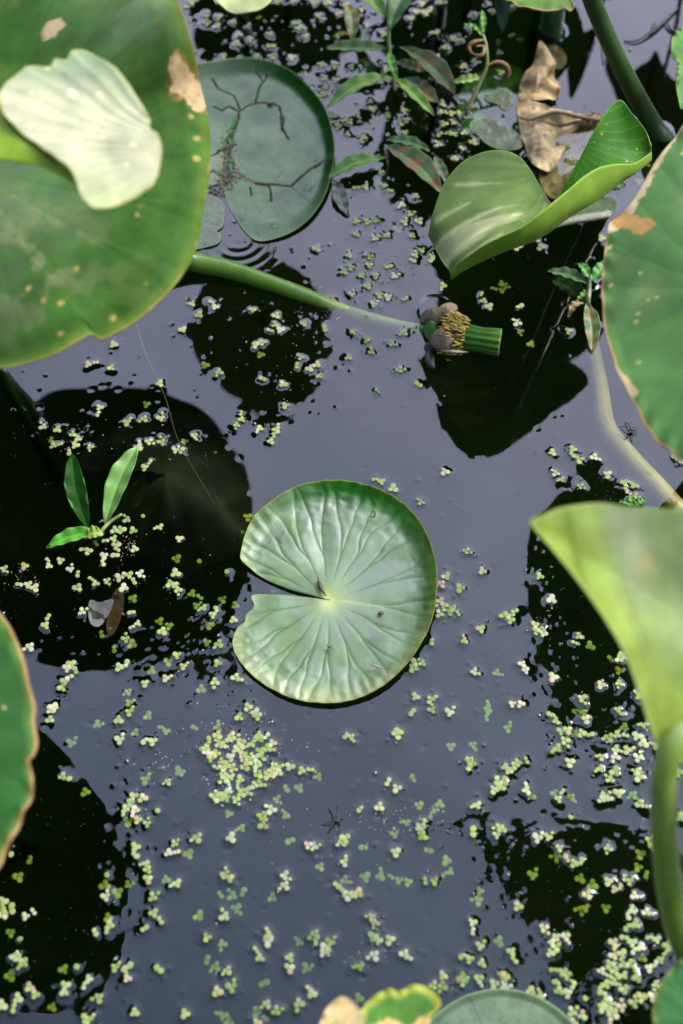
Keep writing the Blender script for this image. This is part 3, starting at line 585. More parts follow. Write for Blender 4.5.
# ---- the old cracked pad at the top
old_px = [(146, 120), (160, 84), (184, 69), (212, 64), (235, 61), (262, 63), (290, 75), (312, 95), (326, 116), (334, 145), (333, 170), (325, 198), (309, 221), (288, 235), (264, 241.5), (253, 239), (241, 226), (230, 208), (223, 190), (221, 183), (205, 187), (175, 190), (150, 165)]
def old_shape(B):
    t = B.r
    dz = .0004 * (fbm(B.V[..., 0] * 60, B.V[..., 1] * 60, 2, 3) - .5) * 4
    up = np.clip(.45 + .75 * np.cos(B.ang - math.radians(28)), 0, 1)
    dz += .0068 * up * np.clip((t - .83) / .17, 0, 1) ** 1.5
    B.c1 = polydist(B, [(238, 118), (233, 130), (228, 146), (229, 162), (240, 178), (256, 185), (266, 187)], 0, .0020, 1) + .0010
    B.c1 = np.minimum(B.c1, polydist(B, [(226, 150), (225, 166), (230, 178), (222, 184)], 0, .0025, 11) - .0018)
    B.c2 = np.minimum.reduce([polydist(B, [(236, 130), (239, 113), (251, 105), (270, 103), (280, 108), (282, 132)], 0, .001, 2),
        polydist(B, [(240, 110), (234, 97), (219, 90), (213, 80)], 0, .001, 3), polydist(B, [(256, 103), (260, 88), (268, 76)], 0, .001, 4),
        polydist(B, [(256, 184), (291, 188), (299, 180), (309, 171), (320, 166)], 0, .001, 5), polydist(B, [(269, 187), (272, 202)], 0, .001, 6),
        polydist(B, [(250, 188), (251, 196)], 0, .001, 7), polydist(B, [(239, 113), (229, 108), (222, 112), (214, 108)], 0, .001, 17), polydist(B, [(284, 118), (283, 130), (288, 140)], 0, .001, 18), polydist(B, [(262, 82), (255, 72)], 0, .001, 19), polydist(B, [(309, 171), (322, 163), (330, 160)], 0, .0012, 20), polydist(B, [(236, 145), (222, 150), (210, 158)], 0, .0014, 21), polydist(B, [(222, 178), (214, 172), (204, 176)], 0, .0014, 22)])
    B.c3 = np.minimum(polydist(B, [(291, 188), (310, 203), (318, 206)], 0, .001, 8), polydist(B, [(275, 182), (283, 172)], 0, .001, 9))
    dz -= .0012 * np.exp(-(B.c1 / .0025) ** 2) + .0006 * np.exp(-(B.c2 / .0009) ** 2)
    return dz
def old_paint(B):
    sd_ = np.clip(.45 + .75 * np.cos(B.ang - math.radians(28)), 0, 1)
    B.wax = (1 - .95 * sstep(.80, .89, B.r + .04 * (fbm(B.V[..., 0] * 40, B.V[..., 1] * 40, 5) - .5)) * np.clip(sd_ * 1.15, 0, 1)) * (.55 + .5 * fbm(B.V[..., 0] * 70, B.V[..., 1] * 70, 15))  # specular lowered on the raised rim so that it mirrors less sky
    B.wax *= (1 - .95 * (1 - sstep(.0007, .0015, B.c2))) * (1 - .8 * (1 - sstep(.0036, .0046, B.c1))) * (1 - .6 * (1 - sstep(.0003, .0008, B.c3)))
    rg = np.abs(fbm(B.V[..., 0] * 34, B.V[..., 1] * 34, 44, 3) - .5); net = .7 * (1 - sstep(.0015, .006, rg)) * sstep(.5, .58, fbm(B.V[..., 0] * 75, B.V[..., 1] * 75, 46)) * sstep(.42, .5, fbm(B.V[..., 0] * 22, B.V[..., 1] * 22, 47))
    B.wax *= 1 - .8 * net
    c = base_col(B, (.050, .088, .036), 6, .5, 60)
    c = mixc(c, (.09, .125, .065), sstep(.5, .7, fbm(B.V[..., 0] * 33, B.V[..., 1] * 33, 48)) * .6)
    c = mixc(c, (.02, .022, .012), net * .85)
    c = mixc(c, (.004, .032, .004), sstep(.82, .90, B.r) * sd_)  # raised rim painted dark where it catches no bright sky
    g = fbm(B.V[..., 0] * 500, B.V[..., 1] * 500, 3)
    mush = 1 - sstep(.0036, .0046, B.c1)
    c = c * (1 - mush[..., None]) + mush[..., None] * (np.array((.05, .045, .03)) * (1 - g[..., None]) + np.array((.20, .18, .14)) * g[..., None])
    c = mixc(c, (.03, .12, .02), mush * (fbm(B.V[..., 0] * 130, B.V[..., 1] * 130, 31) > .58))
    c = mixc(c, (.09, .12, .07), np.exp(-(B.c2 / .0022) ** 2) * .5)
    c = mixc(c, (.014, .013, .009), (1 - sstep(.0003, .0009, B.c2 - .0004 * fbm(B.V[..., 0] * 90, B.V[..., 1] * 90, 88))) * .95)
    c = mixc(c, (.02, .03, .015), (1 - sstep(.0002, .0006, B.c3)) * .8)
    c = mixc(c, (.04, .03, .02), np.exp(-(B.c2 / .003) ** 2) * .35 * (g > .5))
    c = mixc(c, (.14, .17, .06), sstep(.985, .995, B.r) * .8)
    return spots(B, c, 4, 130, (.03, .03, .02), .0002, .0010)
oldpad = empty('lily_pad', P(262, 150, .001))
tag(oldpad, 'old oval lily pad with branching dark cracks, half under the big spotted leaf', 'lily pad')
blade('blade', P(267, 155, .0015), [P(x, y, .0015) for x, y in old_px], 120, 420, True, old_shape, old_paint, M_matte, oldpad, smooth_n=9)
def frag_paint(B):
    c = base_col(B, (.040, .068, .032), 9, .5, 120); g = fbm(B.V[..., 0] * 260, B.V[..., 1] * 260, 13)
    c = mixc(c, (.045, .04, .025), sstep(.56, .62, g)); c = mixc(c, (.15, .19, .07), sstep(.95, 1, B.r) * .7)
    return spots(B, c, 14, 12, (.02, .02, .012), .0006, .0014)
def frag(cx, cy, pts, parent=oldpad):
    return blade('torn_lobe', P(cx, cy, .0015), [P(x, y, .0015) for x, y in pts], 24, 90, True, lambda B: .0012 * (fbm(B.V[..., 0] * 150, B.V[..., 1] * 150, 2) - .5), frag_paint, M_matte, parent)
frag(206, 212, [(190, 198), (200, 194), (214, 196), (223, 204), (224, 218), (221, 228), (205, 234), (192, 230), (186, 215)])
frag(202, 240, [(184, 232), (200, 229), (216, 231), (221, 236), (217, 244), (202, 248), (184, 251), (176, 243)])
def strip_mush():
    T = Tubes(); r3 = random.Random(8)
    for i in range(420):
        t = r3.random(); a = [(234, 128), (227, 146), (229, 166), (228, 186), (212, 192), (196, 196), (222, 172), (240, 178)]
        k = int(t * 7); p0, p1 = a[k], a[min(k + 1, 7)]; u = r3.random()
        q = P(p0[0] + (p1[0] - p0[0]) * u + r3.gauss(0, 3.6), p0[1] + (p1[1] - p0[1]) * u + r3.gauss(0, 2.6), .0014)
        g = r3.choice([(.05, .045, .03), (.16, .15, .12), (.09, .08, .05), (.03, .10, .02), (.22, .2, .17)])
        T.blob(q, (r3.uniform(.0004, .0014), r3.uniform(.0004, .0011), .0005), 6, 4, g, r3.random() * 3, .4, i)
    return T.build('rotten_tissue', M_dry, oldpad)
strip_mush()

# ---- small pale pad scrap near the dead leaf
def scrap(label, cx, cy, pts, seed):
    o = blade('pad_scrap', P(cx, cy, .001), [P(x, y, .001) for x, y in pts], 30, 140, True, lambda B: .0015 * (fbm(B.V[..., 0] * 120, B.V[..., 1] * 120, seed) - .5), frag_paint, M_matte)
    tag(o, label, 'leaf scrap', 'scraps of old pad')
scrap('greyish green scrap of pad with dark holes, just above the folded leaf', 494, 134, [(472, 121), (484, 118), (497, 121), (508, 127), (519, 134), (523, 145), (514, 150), (498, 149), (486, 143), (478, 135), (470, 129)], 3)
scrap('small pale scrap of pad floating over the sunken green leaf', 499, 100, [(484, 95), (494, 93), (502, 88), (511, 93), (512, 102), (505, 110), (497, 104), (487, 101)], 6)

# ---- bottom pad
bp_c = (500, 1082)
pts = [P(bp_c[0] + 92 * math.cos(a) * (1 + .02 * math.sin(3 * a)), bp_c[1] - 93 * math.sin(a), .0016) for a in np.linspace(R(-70), R(258), 26)]
def bot_paint(B):
    c = base_col(B, (.070, .115, .055), 12, .3, 60)
    d = polydist(B, [(500, 1060), (470, 1000), (462, 992)], 0, .001, 3); c = mixc(c, (.03, .04, .025), (1 - sstep(.0004, .001, d)) * .7)
    c = mixc(c, (.04, .045, .03), (fbm(B.V[..., 0] * 420, B.V[..., 1] * 420, 5) > .68) * .5)
    c = mixc(c, (.16, .19, .11), (1 - sstep(.0006, .0014, B.edge)) * .6)
    return spots(B, c, 9, 40, (.03, .025, .015), .0005, .0013)
o = blade('lily_pad', P(*bp_c, .0016), pts, 90, 400, False, lambda B: .002 * sstep(.9, 1, B.r) + .002 * (fbm(B.V[..., 0] * 40, B.V[..., 1] * 40, 7) - .5), bot_paint, M_matte)
tag(o, 'dull grey-green lily pad speckled with dirt, cut off by the bottom edge', 'lily pad')

# ------------------------------------------------------------------ raised leaves on stalks
def petiole(parent, pts, rad, col, name='stem', ridges=0):
    return Tubes().tube(pts, rad, 14, 40, col, True, ridges).build(name, M_stem, parent)
def raised(label, name, cpx, outl, hfun, closed=True, shape=None, paint=None, mat=None, group=None, rings=90, segs=420, foot=None, srad=(.0045, .006), scol=(.06, .12, .03), cat='leaf', hc=None, own_stalk=None):
    hc = hfun(*cpx) if hc is None else hc
    c = P(*cpx, hc)
    f = P(*foot, 0) if foot is not None else np.array([c[0] + .015, c[1] + .02, 0])
    root = empty(name, (f[0], f[1], 0))
    tag(root, label, cat, group)
    blade('blade', c, [P(x, y, hfun(x, y)) for x, y in outl], rings, segs, closed, shape, paint, mat, root, .0009)
    if own_stalk is not None:
        petiole(root, own_stalk, (.0060, .0080, .0074, .0070, .0070), [(.13, .19, .03), (.085, .13, .012), (.060, .095, .007), (.055, .08, .006)]); return root
    mid = (c + f) / 2 + np.array([.004, .012, 0])
    bed = np.array([f[0] + .01, f[1] + .03, -.33])
    petiole(root, [c - np.array([0, 0, .0008]), c * .75 + f * .25 + np.array([.003, .008, 0]), mid, f, bed], srad, scol)
    return root

# big spotted leaf, upper left
ul = [(178, -4), (189, 28), (195, 50), (199, 76), (206, 105), (210, 140), (209, 172), (204, 202), (196, 240), (184, 264), (165, 290), (140, 314), (116, 329), (101, 336), (91, 331), (80, 337), (55, 351), (25, 361), (-8, 366), (-80, 362), (-170, 345), (-260, 300), (-320, 200), (-330, 70), (-290, -40), (-220, -75), (-160, -50), (-130, -8), (-90, -30), (-20, -38), (60, -35), (130, -28), (160, -18)]
def ul_shape(B):
    prim = [math.radians(a) for a in range(-170, 180, 17)]
    B.d = veins_dist(B.ang, B.rad, B.R, prim, True, .5, .12)
    dz = .0007 * (1 - np.exp(-B.d / .006)) * sstep(.1, .5, B.r) + .016 * (fbm(B.V[..., 0] * 11, B.V[..., 1] * 11, 17, 2) - .5)
    return dz - .012 * (1 - B.r ** 2) - .004 * sstep(.9, 1, B.r)
def ul_paint(B):
    B.wax = .25 + 1.5 * sstep(.52, .72, fbm(B.V[..., 0] * 14, B.V[..., 1] * 14, 40)) * np.clip((B.V[..., 1] - P(100, 250, .26)[1]) / .12 + .3, .2, 1)  # patchy specular strength for the uneven sheen
    c = base_col(B, (.024, .068, .012), 23, .5, 18)
    c = mixc(c, (.040, .082, .024), sstep(.45, .7, fbm(B.V[..., 0] * 14, B.V[..., 1] * 14, 40)) * .7)  # mottled sheen painted as paler patches of colour
    c = mixc(c, (.03, .07, .016), np.exp(-(B.d / .0013) ** 2) * .5)
    c = mixc(c, (.11, .16, .10), np.exp(-(at_px(B, 130, 15, .26) / .045) ** 2) * (.4 + .6 * sstep(.4, .65, fbm(B.V[..., 0] * 25, B.V[..., 1] * 60, 91))) * .7)  # whitish sky sheen near the far edge, painted in
    c = mixc(c, (.045, .085, .018), sstep(.5, .68, fbm(B.V[..., 0] * 75, B.V[..., 1] * 75, 92)) * .35)
    pale = np.exp(-((at_px(B, 5, 235, .27)) / .05) ** 2) * sstep(.45, .6, fbm(B.V[..., 0] * 60, B.V[..., 1] * 60, 51))
    c = mixc(c, (.12, .13, .07), pale * .7)
    c = mixc(c, (.09, .14, .02), (1 - sstep(.001, .010, B.edge)) * .6)
    c = mixc(c, (.22, .16, .06), (1 - sstep(.0008, .0022, B.edge)) * .5 * (fbm(B.V[..., 0] * 45, B.V[..., 1] * 45, 3) > .45))
    n = .006 * (fbm(B.V[..., 0] * 120, B.V[..., 1] * 120, 8) - .5) * 2
    tn = (.6 + .8 * fbm(B.V[..., 0] * 160, B.V[..., 1] * 160, 33))[..., None]
    pp = polydist(B, [(182, 64), (190, 68), (196, 74)], .272, .004, 5); pm = 1 - sstep(.0085, .0105, pp + n); c = mixc(c, (.16, .10, .03), 1 - sstep(.0095, .0125, pp + n)); c = c * (1 - pm[..., None]) + np.array((.33, .235, .14)) * tn * pm[..., None]
    c = mixc(c, (.27, .21, .14), 1 - sstep(.007, .0095, at_px(B, 52, 14, .27) + n))
    c = spots(B, c, 3, 60, (.12, .13, .02), .0008, .0036, .05)
    c = spots(B, c, 5, 18, (.30, .20, .09), .0010, .0030, .2)
    for x, y, s in [(190, 107, .003), (195, 128, .0036), (195, 149, .0034), (56, 287, .0034), (109, 301, .003), (149, 292, .0026), (71, 248, .0028)]:
        c = mixc(c, (.26, .20, .06), (1 - sstep(s * .25, s * .95, at_px(B, x, y, .26) + .0022 * (fbm(B.V[..., 0] * 260, B.V[..., 1] * 260, 5) - .5))) * .8)
    return c
hul = lambda x, y: .262 - .00005 * y + .030 * min(max((x - 110) / 60, 0), 1) * min(max((75 - y) / 70, 0), 1)
raised('big round green leaf with yellow spots and a tan patch on its edge', 'lily_leaf', (-40, 150), ul, hul, True, ul_shape, ul_paint, M_leaf, foot=(-20, 330), rings=150, segs=760)

# pale folded leaf above it
pl = [(0, 96), (10, 80), (30, 66), (50, 66), (55, 57), (66, 58), (72, 50), (85, 49), (102, 60), (120, 74), (138, 96), (149, 118), (150, 130), (158, 137), (162, 152), (155, 178), (146, 187), (128, 198), (112, 206), (96, 207), (82, 196), (72, 172), (55, 158), (36, 142), (15, 125), (3, 112)]
def pl_shape(B):
    fa_ = np.arctan2(B.V[..., 1] - P(150, 150, .34)[1], B.V[..., 0] - P(175, 165, .34)[0])
    return .0004 * np.sin(fa_ * 42) + .0018 * np.sin(B.V[..., 0] * 60 - B.V[..., 1] * 90) * sstep(.1, .6, B.r) + .003 * (fbm(B.V[..., 0] * 40, B.V[..., 1] * 40, 5) - .5)
def pl_paint(B):
    c = base_col(B, (.30, .31, .24), 31, .12, 35)
    q = P(85, 60, .34)
    top = sstep(-.045, .005, B.V[..., 1] - q[1]); c = mixc(c, (.10, .155, .095), top * .9); c = mixc(c, (.20, .25, .11), sstep(.018, .003, P(60, 190, .34)[1] - B.V[..., 1] + .03) * 0 + (1 - sstep(0, .03, B.V[..., 1] - P(100, 207, .34)[1])) * .6)
    fan = np.sin((np.arctan2(B.V[..., 1] - P(150, 150, .34)[1], B.V[..., 0] - P(175, 165, .34)[0])) * 42); c = mixc(c, (.31, .33, .23), sstep(.4, 1, fan) * .3)
    c = mixc(c, (.28, .28, .08), (1 - sstep(.0006, .002, B.edge)) * .5)
    return spots(B, c, 8, 10, (.5, .45, .3), .0012, .003)
hp = lambda x, y: .345 - .00010 * (x - 80) + .00008 * (y - 130)
rp_ = raised('pale whitish green leaf with a scalloped edge, above the big spotted leaf', 'lily_leaf', (78, 130), pl, hp, True, pl_shape, pl_paint, M_bright, foot=(-260, 300), rings=80, segs=400, hc=.343, own_stalk=[P(-25, 140, .325), P(-70, 150, .31), P(-150, 190, .25), P(-230, 260, .10), P(-260, 300, 0), P(-270, 310, -.33)])
# its other half, bright green, turned under and down to the left
def lobe_grid(A, Bc, Cc, nu, nv, bulge=0.0):
    A = catmull(A, nu, False); Bc = catmull(Bc, nu, False)
    t = np.linspace(0, 1, nv)[:, None, None]
    V = A[None] * (1 - t) + Bc[None] * t
    if Cc is not None:
        Cc = catmull(Cc, nu, False); V = A[None] * (1 - t) ** 2 + 2 * Bc[None] * t * (1 - t) + Cc[None] * t ** 2
    return V
A = [P(-30, 92, .342), P(0, 104, .344), P(30, 138, .343), P(52, 155, .341), P(72, 173, .338), P(83, 192, .334)]
Bq = [P(-30, 160, .338), P(0, 160, .340), P(30, 164, .342), P(52, 172, .341), P(70, 182, .338), P(83, 194, .333)]
V = lobe_grid(A, Bq, None, 80, 30)
n = fbm(V[..., 0] * 50, V[..., 1] * 50, 3)
V[..., 2] += .003 * np.sin(np.linspace(0, np.pi, V.shape[0]))[:, None]
col = np.array((.17, .26, .03)) * (1 + .3 * (n - .5))[..., None]
me = grid_mesh('folded_lobe', V, col); orient_up(me)
o = link('folded_lobe', me, M_bright, rp_); md = o.modifiers.new('thickness', 'SOLIDIFY'); md.thickness = .0009; md.offset = -1

# leaf at the left edge
ll = [(-5, 606), (8, 622), (17, 640), (25, 661), (30, 685), (36, 706), (35, 722), (38, 743), (35, 757), (30, 763), (34, 780), (32, 800), (24, 815), (18, 832), (6, 852), (0, 868), (-25, 890), (-80, 908), (-150, 895), (-215, 830), (-245, 720), (-225, 610), (-165, 535), (-90, 520), (-40, 560)]
def ed_paint(basec, seed, rimc, rimw, spotc=20):
    def f(B):
        c = base_col(B, basec, seed, .45, 22)
        c = mixc(c, tuple(np.array(basec) * np.array([2.6, 1.6, 2.6])), sstep(.42, .68, fbm(B.V[..., 0] * 16, B.V[..., 1] * 16, seed + 5)) * .6)
        w = rimw * (.5 + 1.0 * fbm(B.V[..., 0] * 55, B.V[..., 1] * 55, seed + 2))
        c = mixc(c, tuple(np.array(basec) * .5 + np.array((.04, .06, .008))), 1 - sstep(w * 1.0, w * 3.2, B.edge))
        c = mixc(c, rimc, 1 - sstep(w * .7, w * 1.1, B.edge))
        c = mixc(c, (.10, .04, .015), (1 - sstep(w * .15, w * .4, B.edge)) * .55)
        return spots(B, c, seed, spotc, (.40, .36, .14), .0008, .0024)
    return f
def gen_shape(seed, amp=.012):
    def f(B):
        prim = [math.radians(a) for a in range(-170, 180, 18)]
        B.d = veins_dist(B.ang, B.rad, B.R, prim, True, .5, .12)
        return .0007 * (1 - np.exp(-B.d / .006)) * sstep(.1, .5, B.r) + amp * (fbm(B.V[..., 0] * 12, B.V[..., 1] * 12, seed, 2) - .5) + .0012 * np.sin(B.tau * 150 + 4 * np.sin(B.tau * 31)) * sstep(.9, 1, B.r)
    return f
raised('dark green leaf with a ragged brown rim cut off by the left edge', 'lily_leaf', (-105, 715), ll, lambda x, y: .185, True, gen_shape(4), ed_paint((.013, .058, .008), 61, (.22, .14, .06), .0024, 5), M_leaf, foot=(-60, 780))

# leaf at the right edge
rl = [(700, 100), (684, 124), (675, 137), (668, 146), (660, 156), (653, 166), (645, 180), (638, 192), (631, 202), (620, 214), (610, 222), (606, 240), (603, 262), (602, 285), (603, 310), (606, 335), (612, 358), (618, 376), (629, 397), (636, 414), (650, 436), (668, 451), (688, 462), (740, 468), (800, 440), (845, 385), (868, 300), (850, 205), (800, 130), (745, 98)]
def rl_paint(B):
    c = ed_paint((.042, .100, .026), 71, (.24, .16, .08), .0014, 26)(B)
    d = polydist(B, [(690, 112), (668, 142), (650, 168), (633, 196), (612, 220)], .215, .003, 4)
    c = mixc(c, (.33, .25, .16), 1 - sstep(.0050, .0068, d))
    n = .004 * (fbm(B.V[..., 0] * 150, B.V[..., 1] * 150, 8) - .5)
    d3 = polydist(B, [(622, 214), (634, 222), (642, 228)], .215, .003, 6); c = mixc(c, (.24, .135, .045), (1 - sstep(.0055, .0075, d3 + n)) * .95)
    d2 = polydist(B, [(614, 365), (622, 378), (632, 395)], .215, .002, 4); c = mixc(c, (.32, .24, .13), 1 - sstep(.0022, .0038, d2))
    c = mixc(c, (.115, .175, .105), sstep(.015, .07, B.V[..., 0] - P(640, 300, .2)[0]) * .45)
    for x, y, s in [(613, 277, .0022), (638, 314, .0022), (636, 322, .0022), (638, 364, .0024), (640, 274, .0018), (647, 303, .0016)]:
        c = mixc(c, (.22, .22, .09), (1 - sstep(s * .3, s, at_px(B, x, y, .215))) * .9)
    return c
raised('broad green leaf with a tan torn margin at the right edge', 'lily_leaf', (735, 290), rl, lambda x, y: .205 + .0003 * (x - 602), True, gen_shape(9, .016), rl_paint, M_leaf, foot=(730, 420), rings=110, segs=560)

# blurred upright leaf, middle right, seen from its pale back
cu = [(531, 519), (545, 511), (560, 504), (580, 500), (603, 499.5), (625, 504), (650, 508), (683, 512), (760, 515), (860, 540), (950, 610), (955, 710), (880, 800), (790, 835), (715, 800), (690, 765), (668, 754), (655, 735), (640, 698), (622, 655), (600, 614), (575, 575), (550, 543)]
def hcu(x, y): return .292 - .00016 * (y - 510)
def cu_shape(B):
    return .004 * np.sin(B.ang * 4 + 1) * B.r + .004 * (fbm(B.V[..., 0] * 25, B.V[..., 1] * 25, 4, 2) - .5) - .010 * (1 - B.r)
def cu_paint(B):
    q = P(668, 754, .25); an = np.arctan2(B.V[..., 1] - q[1], B.V[..., 0] - q[0]); vr = np.hypot(B.V[..., 1] - q[1], B.V[..., 0] - q[0])
    B.wax = .12 + 0 * B.r
    c = base_col(B, (.155, .215, .045), 3, .22, 25)
    c = mixc(c, (.10, .16, .022), sstep(.78, 1, np.sin(an * 26 + np.sin(vr * 60))) * sstep(.02, .05, vr) * .75)
    c = spots(B, c, 17, 40, (.16, .15, .04), .0008, .0026, .2)
    c = c * (1 + .22 * (fbm(an * 16, vr * 8, 9, 2) - .5) * 2)[..., None]
    c = mixc(c, (.15, .20, .11), (1 - sstep(1.45, 2.05, an)) * sstep(.02, .06, vr) * .8)
    c = mixc(c, (.24, .28, .20), np.exp(-((an - 1.72) / .10) ** 2) * sstep(.05, .10, vr) * .7)
    c = mixc(c, (.32, .28, .14), np.exp(-(at_px(B, 650, 553, .29) / .0045) ** 2) * .7)
    return mixc(c, (.22, .29, .10), (1 - sstep(.001, .004, B.edge)) * .5)
root = raised('bright yellow-green upright leaf, strongly blurred, standing on a thick curved stalk', 'lily_leaf', (740, 640), cu, hcu, True, cu_shape, cu_paint, M_bright, foot=(760, 1000), rings=90, segs=420, srad=(.003, .002), scol=(.08, .18, .02), own_stalk=[P(690, 725, .262), P(668, 756, .250), P(664, 815, .22), P(667, 870, .18), P(679, 930, .13), P(705, 985, .07), P(735, 1030, 0), P(760, 1060, -.33)])

# the folded young leaf, upper right
F = [(428, 236, .082), (433, 213, .098), (446, 180, .110), (470, 157, .116), (500, 150, .119), (521, 158, .119), (540, 185, .119), (551, 203, .121), (560, 193, .128), (577, 163, .142), (597, 126, .158), (618, 100, .164), (632, 113, .160), (645, 130, .155), (651, 146, .151)]
Bt = [(452, 276, .084), (462, 270, .098), (476, 263, .110), (490, 257, .121), (504, 251, .129), (519, 246, .135), (535, 240, .139), (550, 231, .144), (562, 222, .146), (575, 213, .148), (592, 203, .149), (608, 192, .147), (624, 180, .145), (638, 169, .144), (650, 158, .146)]
Nr = [(451, 272, .090), (460, 262, .110), (474, 252, .127), (488, 243, .141), (502, 236, .150), (517, 229, .158), (532, 219, .163), (546, 208, .166), (559, 197, .167), (570, 188, .167), (584, 176, .167), (600, 167, .165), (617, 164, .160), (634, 163, .156), (651, 152, .150)]
nu = 260
Fp = catmull([P(*p) for p in F], nu, False); Bp = catmull([P(*p) for p in Bt], nu, False); Np = catmull([P(*p) for p in Nr], nu, False)
rows = []
for t in np.linspace(0, 1, 80): 
    V_ = Fp * (1 - t) + Bp * t
    sag = -.010 * np.sin(np.pi * t) 
    V_ = V_ + np.array([0, 0, 1.0]) * sag * np.sin(np.pi * np.linspace(0, 1, nu))[:, None] ** .5
    rows.append(V_)
for t in np.linspace(0, 1, 24)[1:]:
    V_ = Bp * (1 - t) + Np * t
    rows.append(V_ + np.array([0, -1.0, 0]) * .004 * math.sin(math.pi * t))
V = np.array(rows)
uu = np.linspace(0, 1, nu)[None] + 0 * V[..., 0]; tt = np.linspace(0, 1, V.shape[0])[:, None] + 0 * uu
# veins fan from the stalk's joint
q = P(552, 214, .07); va_ = np.arctan2(V[..., 1] - q[1], V[..., 0] - q[0]); vr = np.hypot(V[..., 1] - q[1], V[..., 0] - q[0])
vn = np.sin(va_ * 34 + 2 * np.sin(va_ * 3)); flat = sstep(.76, .70, tt) if False else (tt < .775)
V[..., 2] += .00025 * vn * (uu < .5) * sstep(.01, .03, vr) * flat
n = fbm(V[..., 0] * 60, V[..., 1] * 60, 12)
col = np.array((.105, .165, .055)) * (1 + .4 * (n - .5))[..., None]
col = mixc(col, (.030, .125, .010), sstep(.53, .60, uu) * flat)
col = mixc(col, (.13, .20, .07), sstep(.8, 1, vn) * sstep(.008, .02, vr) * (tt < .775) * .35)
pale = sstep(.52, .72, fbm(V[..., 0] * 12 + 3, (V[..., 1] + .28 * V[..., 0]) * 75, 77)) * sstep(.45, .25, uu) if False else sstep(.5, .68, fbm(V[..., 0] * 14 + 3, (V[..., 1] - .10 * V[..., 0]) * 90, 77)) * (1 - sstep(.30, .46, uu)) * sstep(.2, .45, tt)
col = mixc(col, (.34, .36, .24), pale * flat * .7)  # sky sheen on the creases painted into the colour
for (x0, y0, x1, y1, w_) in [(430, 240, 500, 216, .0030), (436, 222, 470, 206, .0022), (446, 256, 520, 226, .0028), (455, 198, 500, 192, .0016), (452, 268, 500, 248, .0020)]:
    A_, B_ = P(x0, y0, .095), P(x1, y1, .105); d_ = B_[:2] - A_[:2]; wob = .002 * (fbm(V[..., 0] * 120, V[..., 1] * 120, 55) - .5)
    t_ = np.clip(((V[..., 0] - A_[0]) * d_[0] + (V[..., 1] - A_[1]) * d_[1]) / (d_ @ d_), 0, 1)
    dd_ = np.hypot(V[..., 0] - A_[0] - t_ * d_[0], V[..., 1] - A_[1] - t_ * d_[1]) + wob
    col = mixc(col, (.42, .44, .30), np.exp(-(dd_ / (w_ * (1.1 - .7 * t_))) ** 2) * flat * .55)  # bright light streaks on the left lobe, painted as colour
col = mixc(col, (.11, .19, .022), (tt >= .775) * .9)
col = mixc(col, (.20, .32, .04), sstep(.985, 1, tt)); col = mixc(col, (.22, .30, .06), (1 - sstep(0, .012, tt)) * .7)
r5 = random.Random(6)
for k in range(30):
    ui, ti = r5.randrange(nu), r5.randrange(70); d = np.linalg.norm(V - V[ti, ui], axis=-1); s = r5.uniform(.0004, .0011)
    col = mixc(col, (.35, .25, .12), (1 - sstep(s * .6, s, d)) * .8)
f_in = P(606, 214, 0)
fold = empty('lily_leaf', (f_in[0], f_in[1], 0)); tag(fold, 'bright green folded leaf, one lobe standing up, beside the brown dead leaf', 'leaf')
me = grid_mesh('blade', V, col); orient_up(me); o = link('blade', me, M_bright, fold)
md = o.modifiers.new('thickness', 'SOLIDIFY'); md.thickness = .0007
Tubes().tube([P(546, 222, .135), P(566, 216, .090), P(585, 212, .040), P(600, 209, .006), P(612, 206, -.015), P(640, 180, -.10), P(650, 120, -.33)], (.006, .0088, .0098, .0095, .009), 20, 50, [(.03, .07, .012), (.05, .06, .022), (.02, .03, .014)]).build('stem', M_stem, fold)

# leaves cut by the picture's edges
def edge_leaf(label, c, outl, h, paint, mat=M_leaf, foot=None, **kw):
    return raised(label, 'lily_leaf', c, outl, h, True, gen_shape(len(label), .006), paint, mat, foot=foot, rings=60, segs=300, **kw)
edge_leaf('yellowing leaf with green patches and a pale blotch, cut off by the bottom edge', (395, 1075), [(318, 1028), (328, 1006), (342, 997), (354, 1003), (361, 1010), (368, 1001), (387, 989), (400, 991), (413, 985), (427, 987), (440, 1001), (435, 1010), (428, 1021), (455, 1060), (460, 1110), (430, 1150), (370, 1160), (320, 1120), (305, 1070)], lambda x, y: .12,
    lambda B: mixc(mixc(mixc(base_col(B, (.05, .13, .02), 5, .4, 60), (.42, .30, .12), sstep(.50, .56, fbm(B.V[..., 0] * 55 + 2, B.V[..., 1] * 55, 19))), (.30, .34, .05), (1 - sstep(.002, .006, B.edge)) * .8), (.36, .26, .15), (1 - sstep(.013, .018, at_px(B, 336, 1020, .12))) * (.6 + .4 * sstep(.35, .6, fbm(B.V[..., 0] * 200, B.V[..., 1] * 200, 9)))), M_bright)
edge_leaf('dark green leaf in the bottom right corner', (735, 1040), [(690, 952), (683, 957), (668, 972), (658, 989), (653, 1010), (654, 1035), (664, 1070), (690, 1110), (740, 1130), (790, 1100), (815, 1040), (800, 980), (750, 945)], lambda x, y: .12, ed_paint((.010, .055, .010), 33, (.06, .10, .02), .001, 6), M_leaf)
edge_leaf('pale cream-green leaf poking in at the top edge', (226, -95), [(206, -8), (215, 3), (226, 10), (240, 15), (256, 13), (268, 6), (277, -4), (312, -40), (325, -95), (305, -150), (250, -185), (180, -185), (130, -140), (122, -85), (150, -40)], lambda x, y: .258, lambda B: base_col(B, (.27, .31, .16), 5, .2, 30), M_bright, foot=(240, -10))
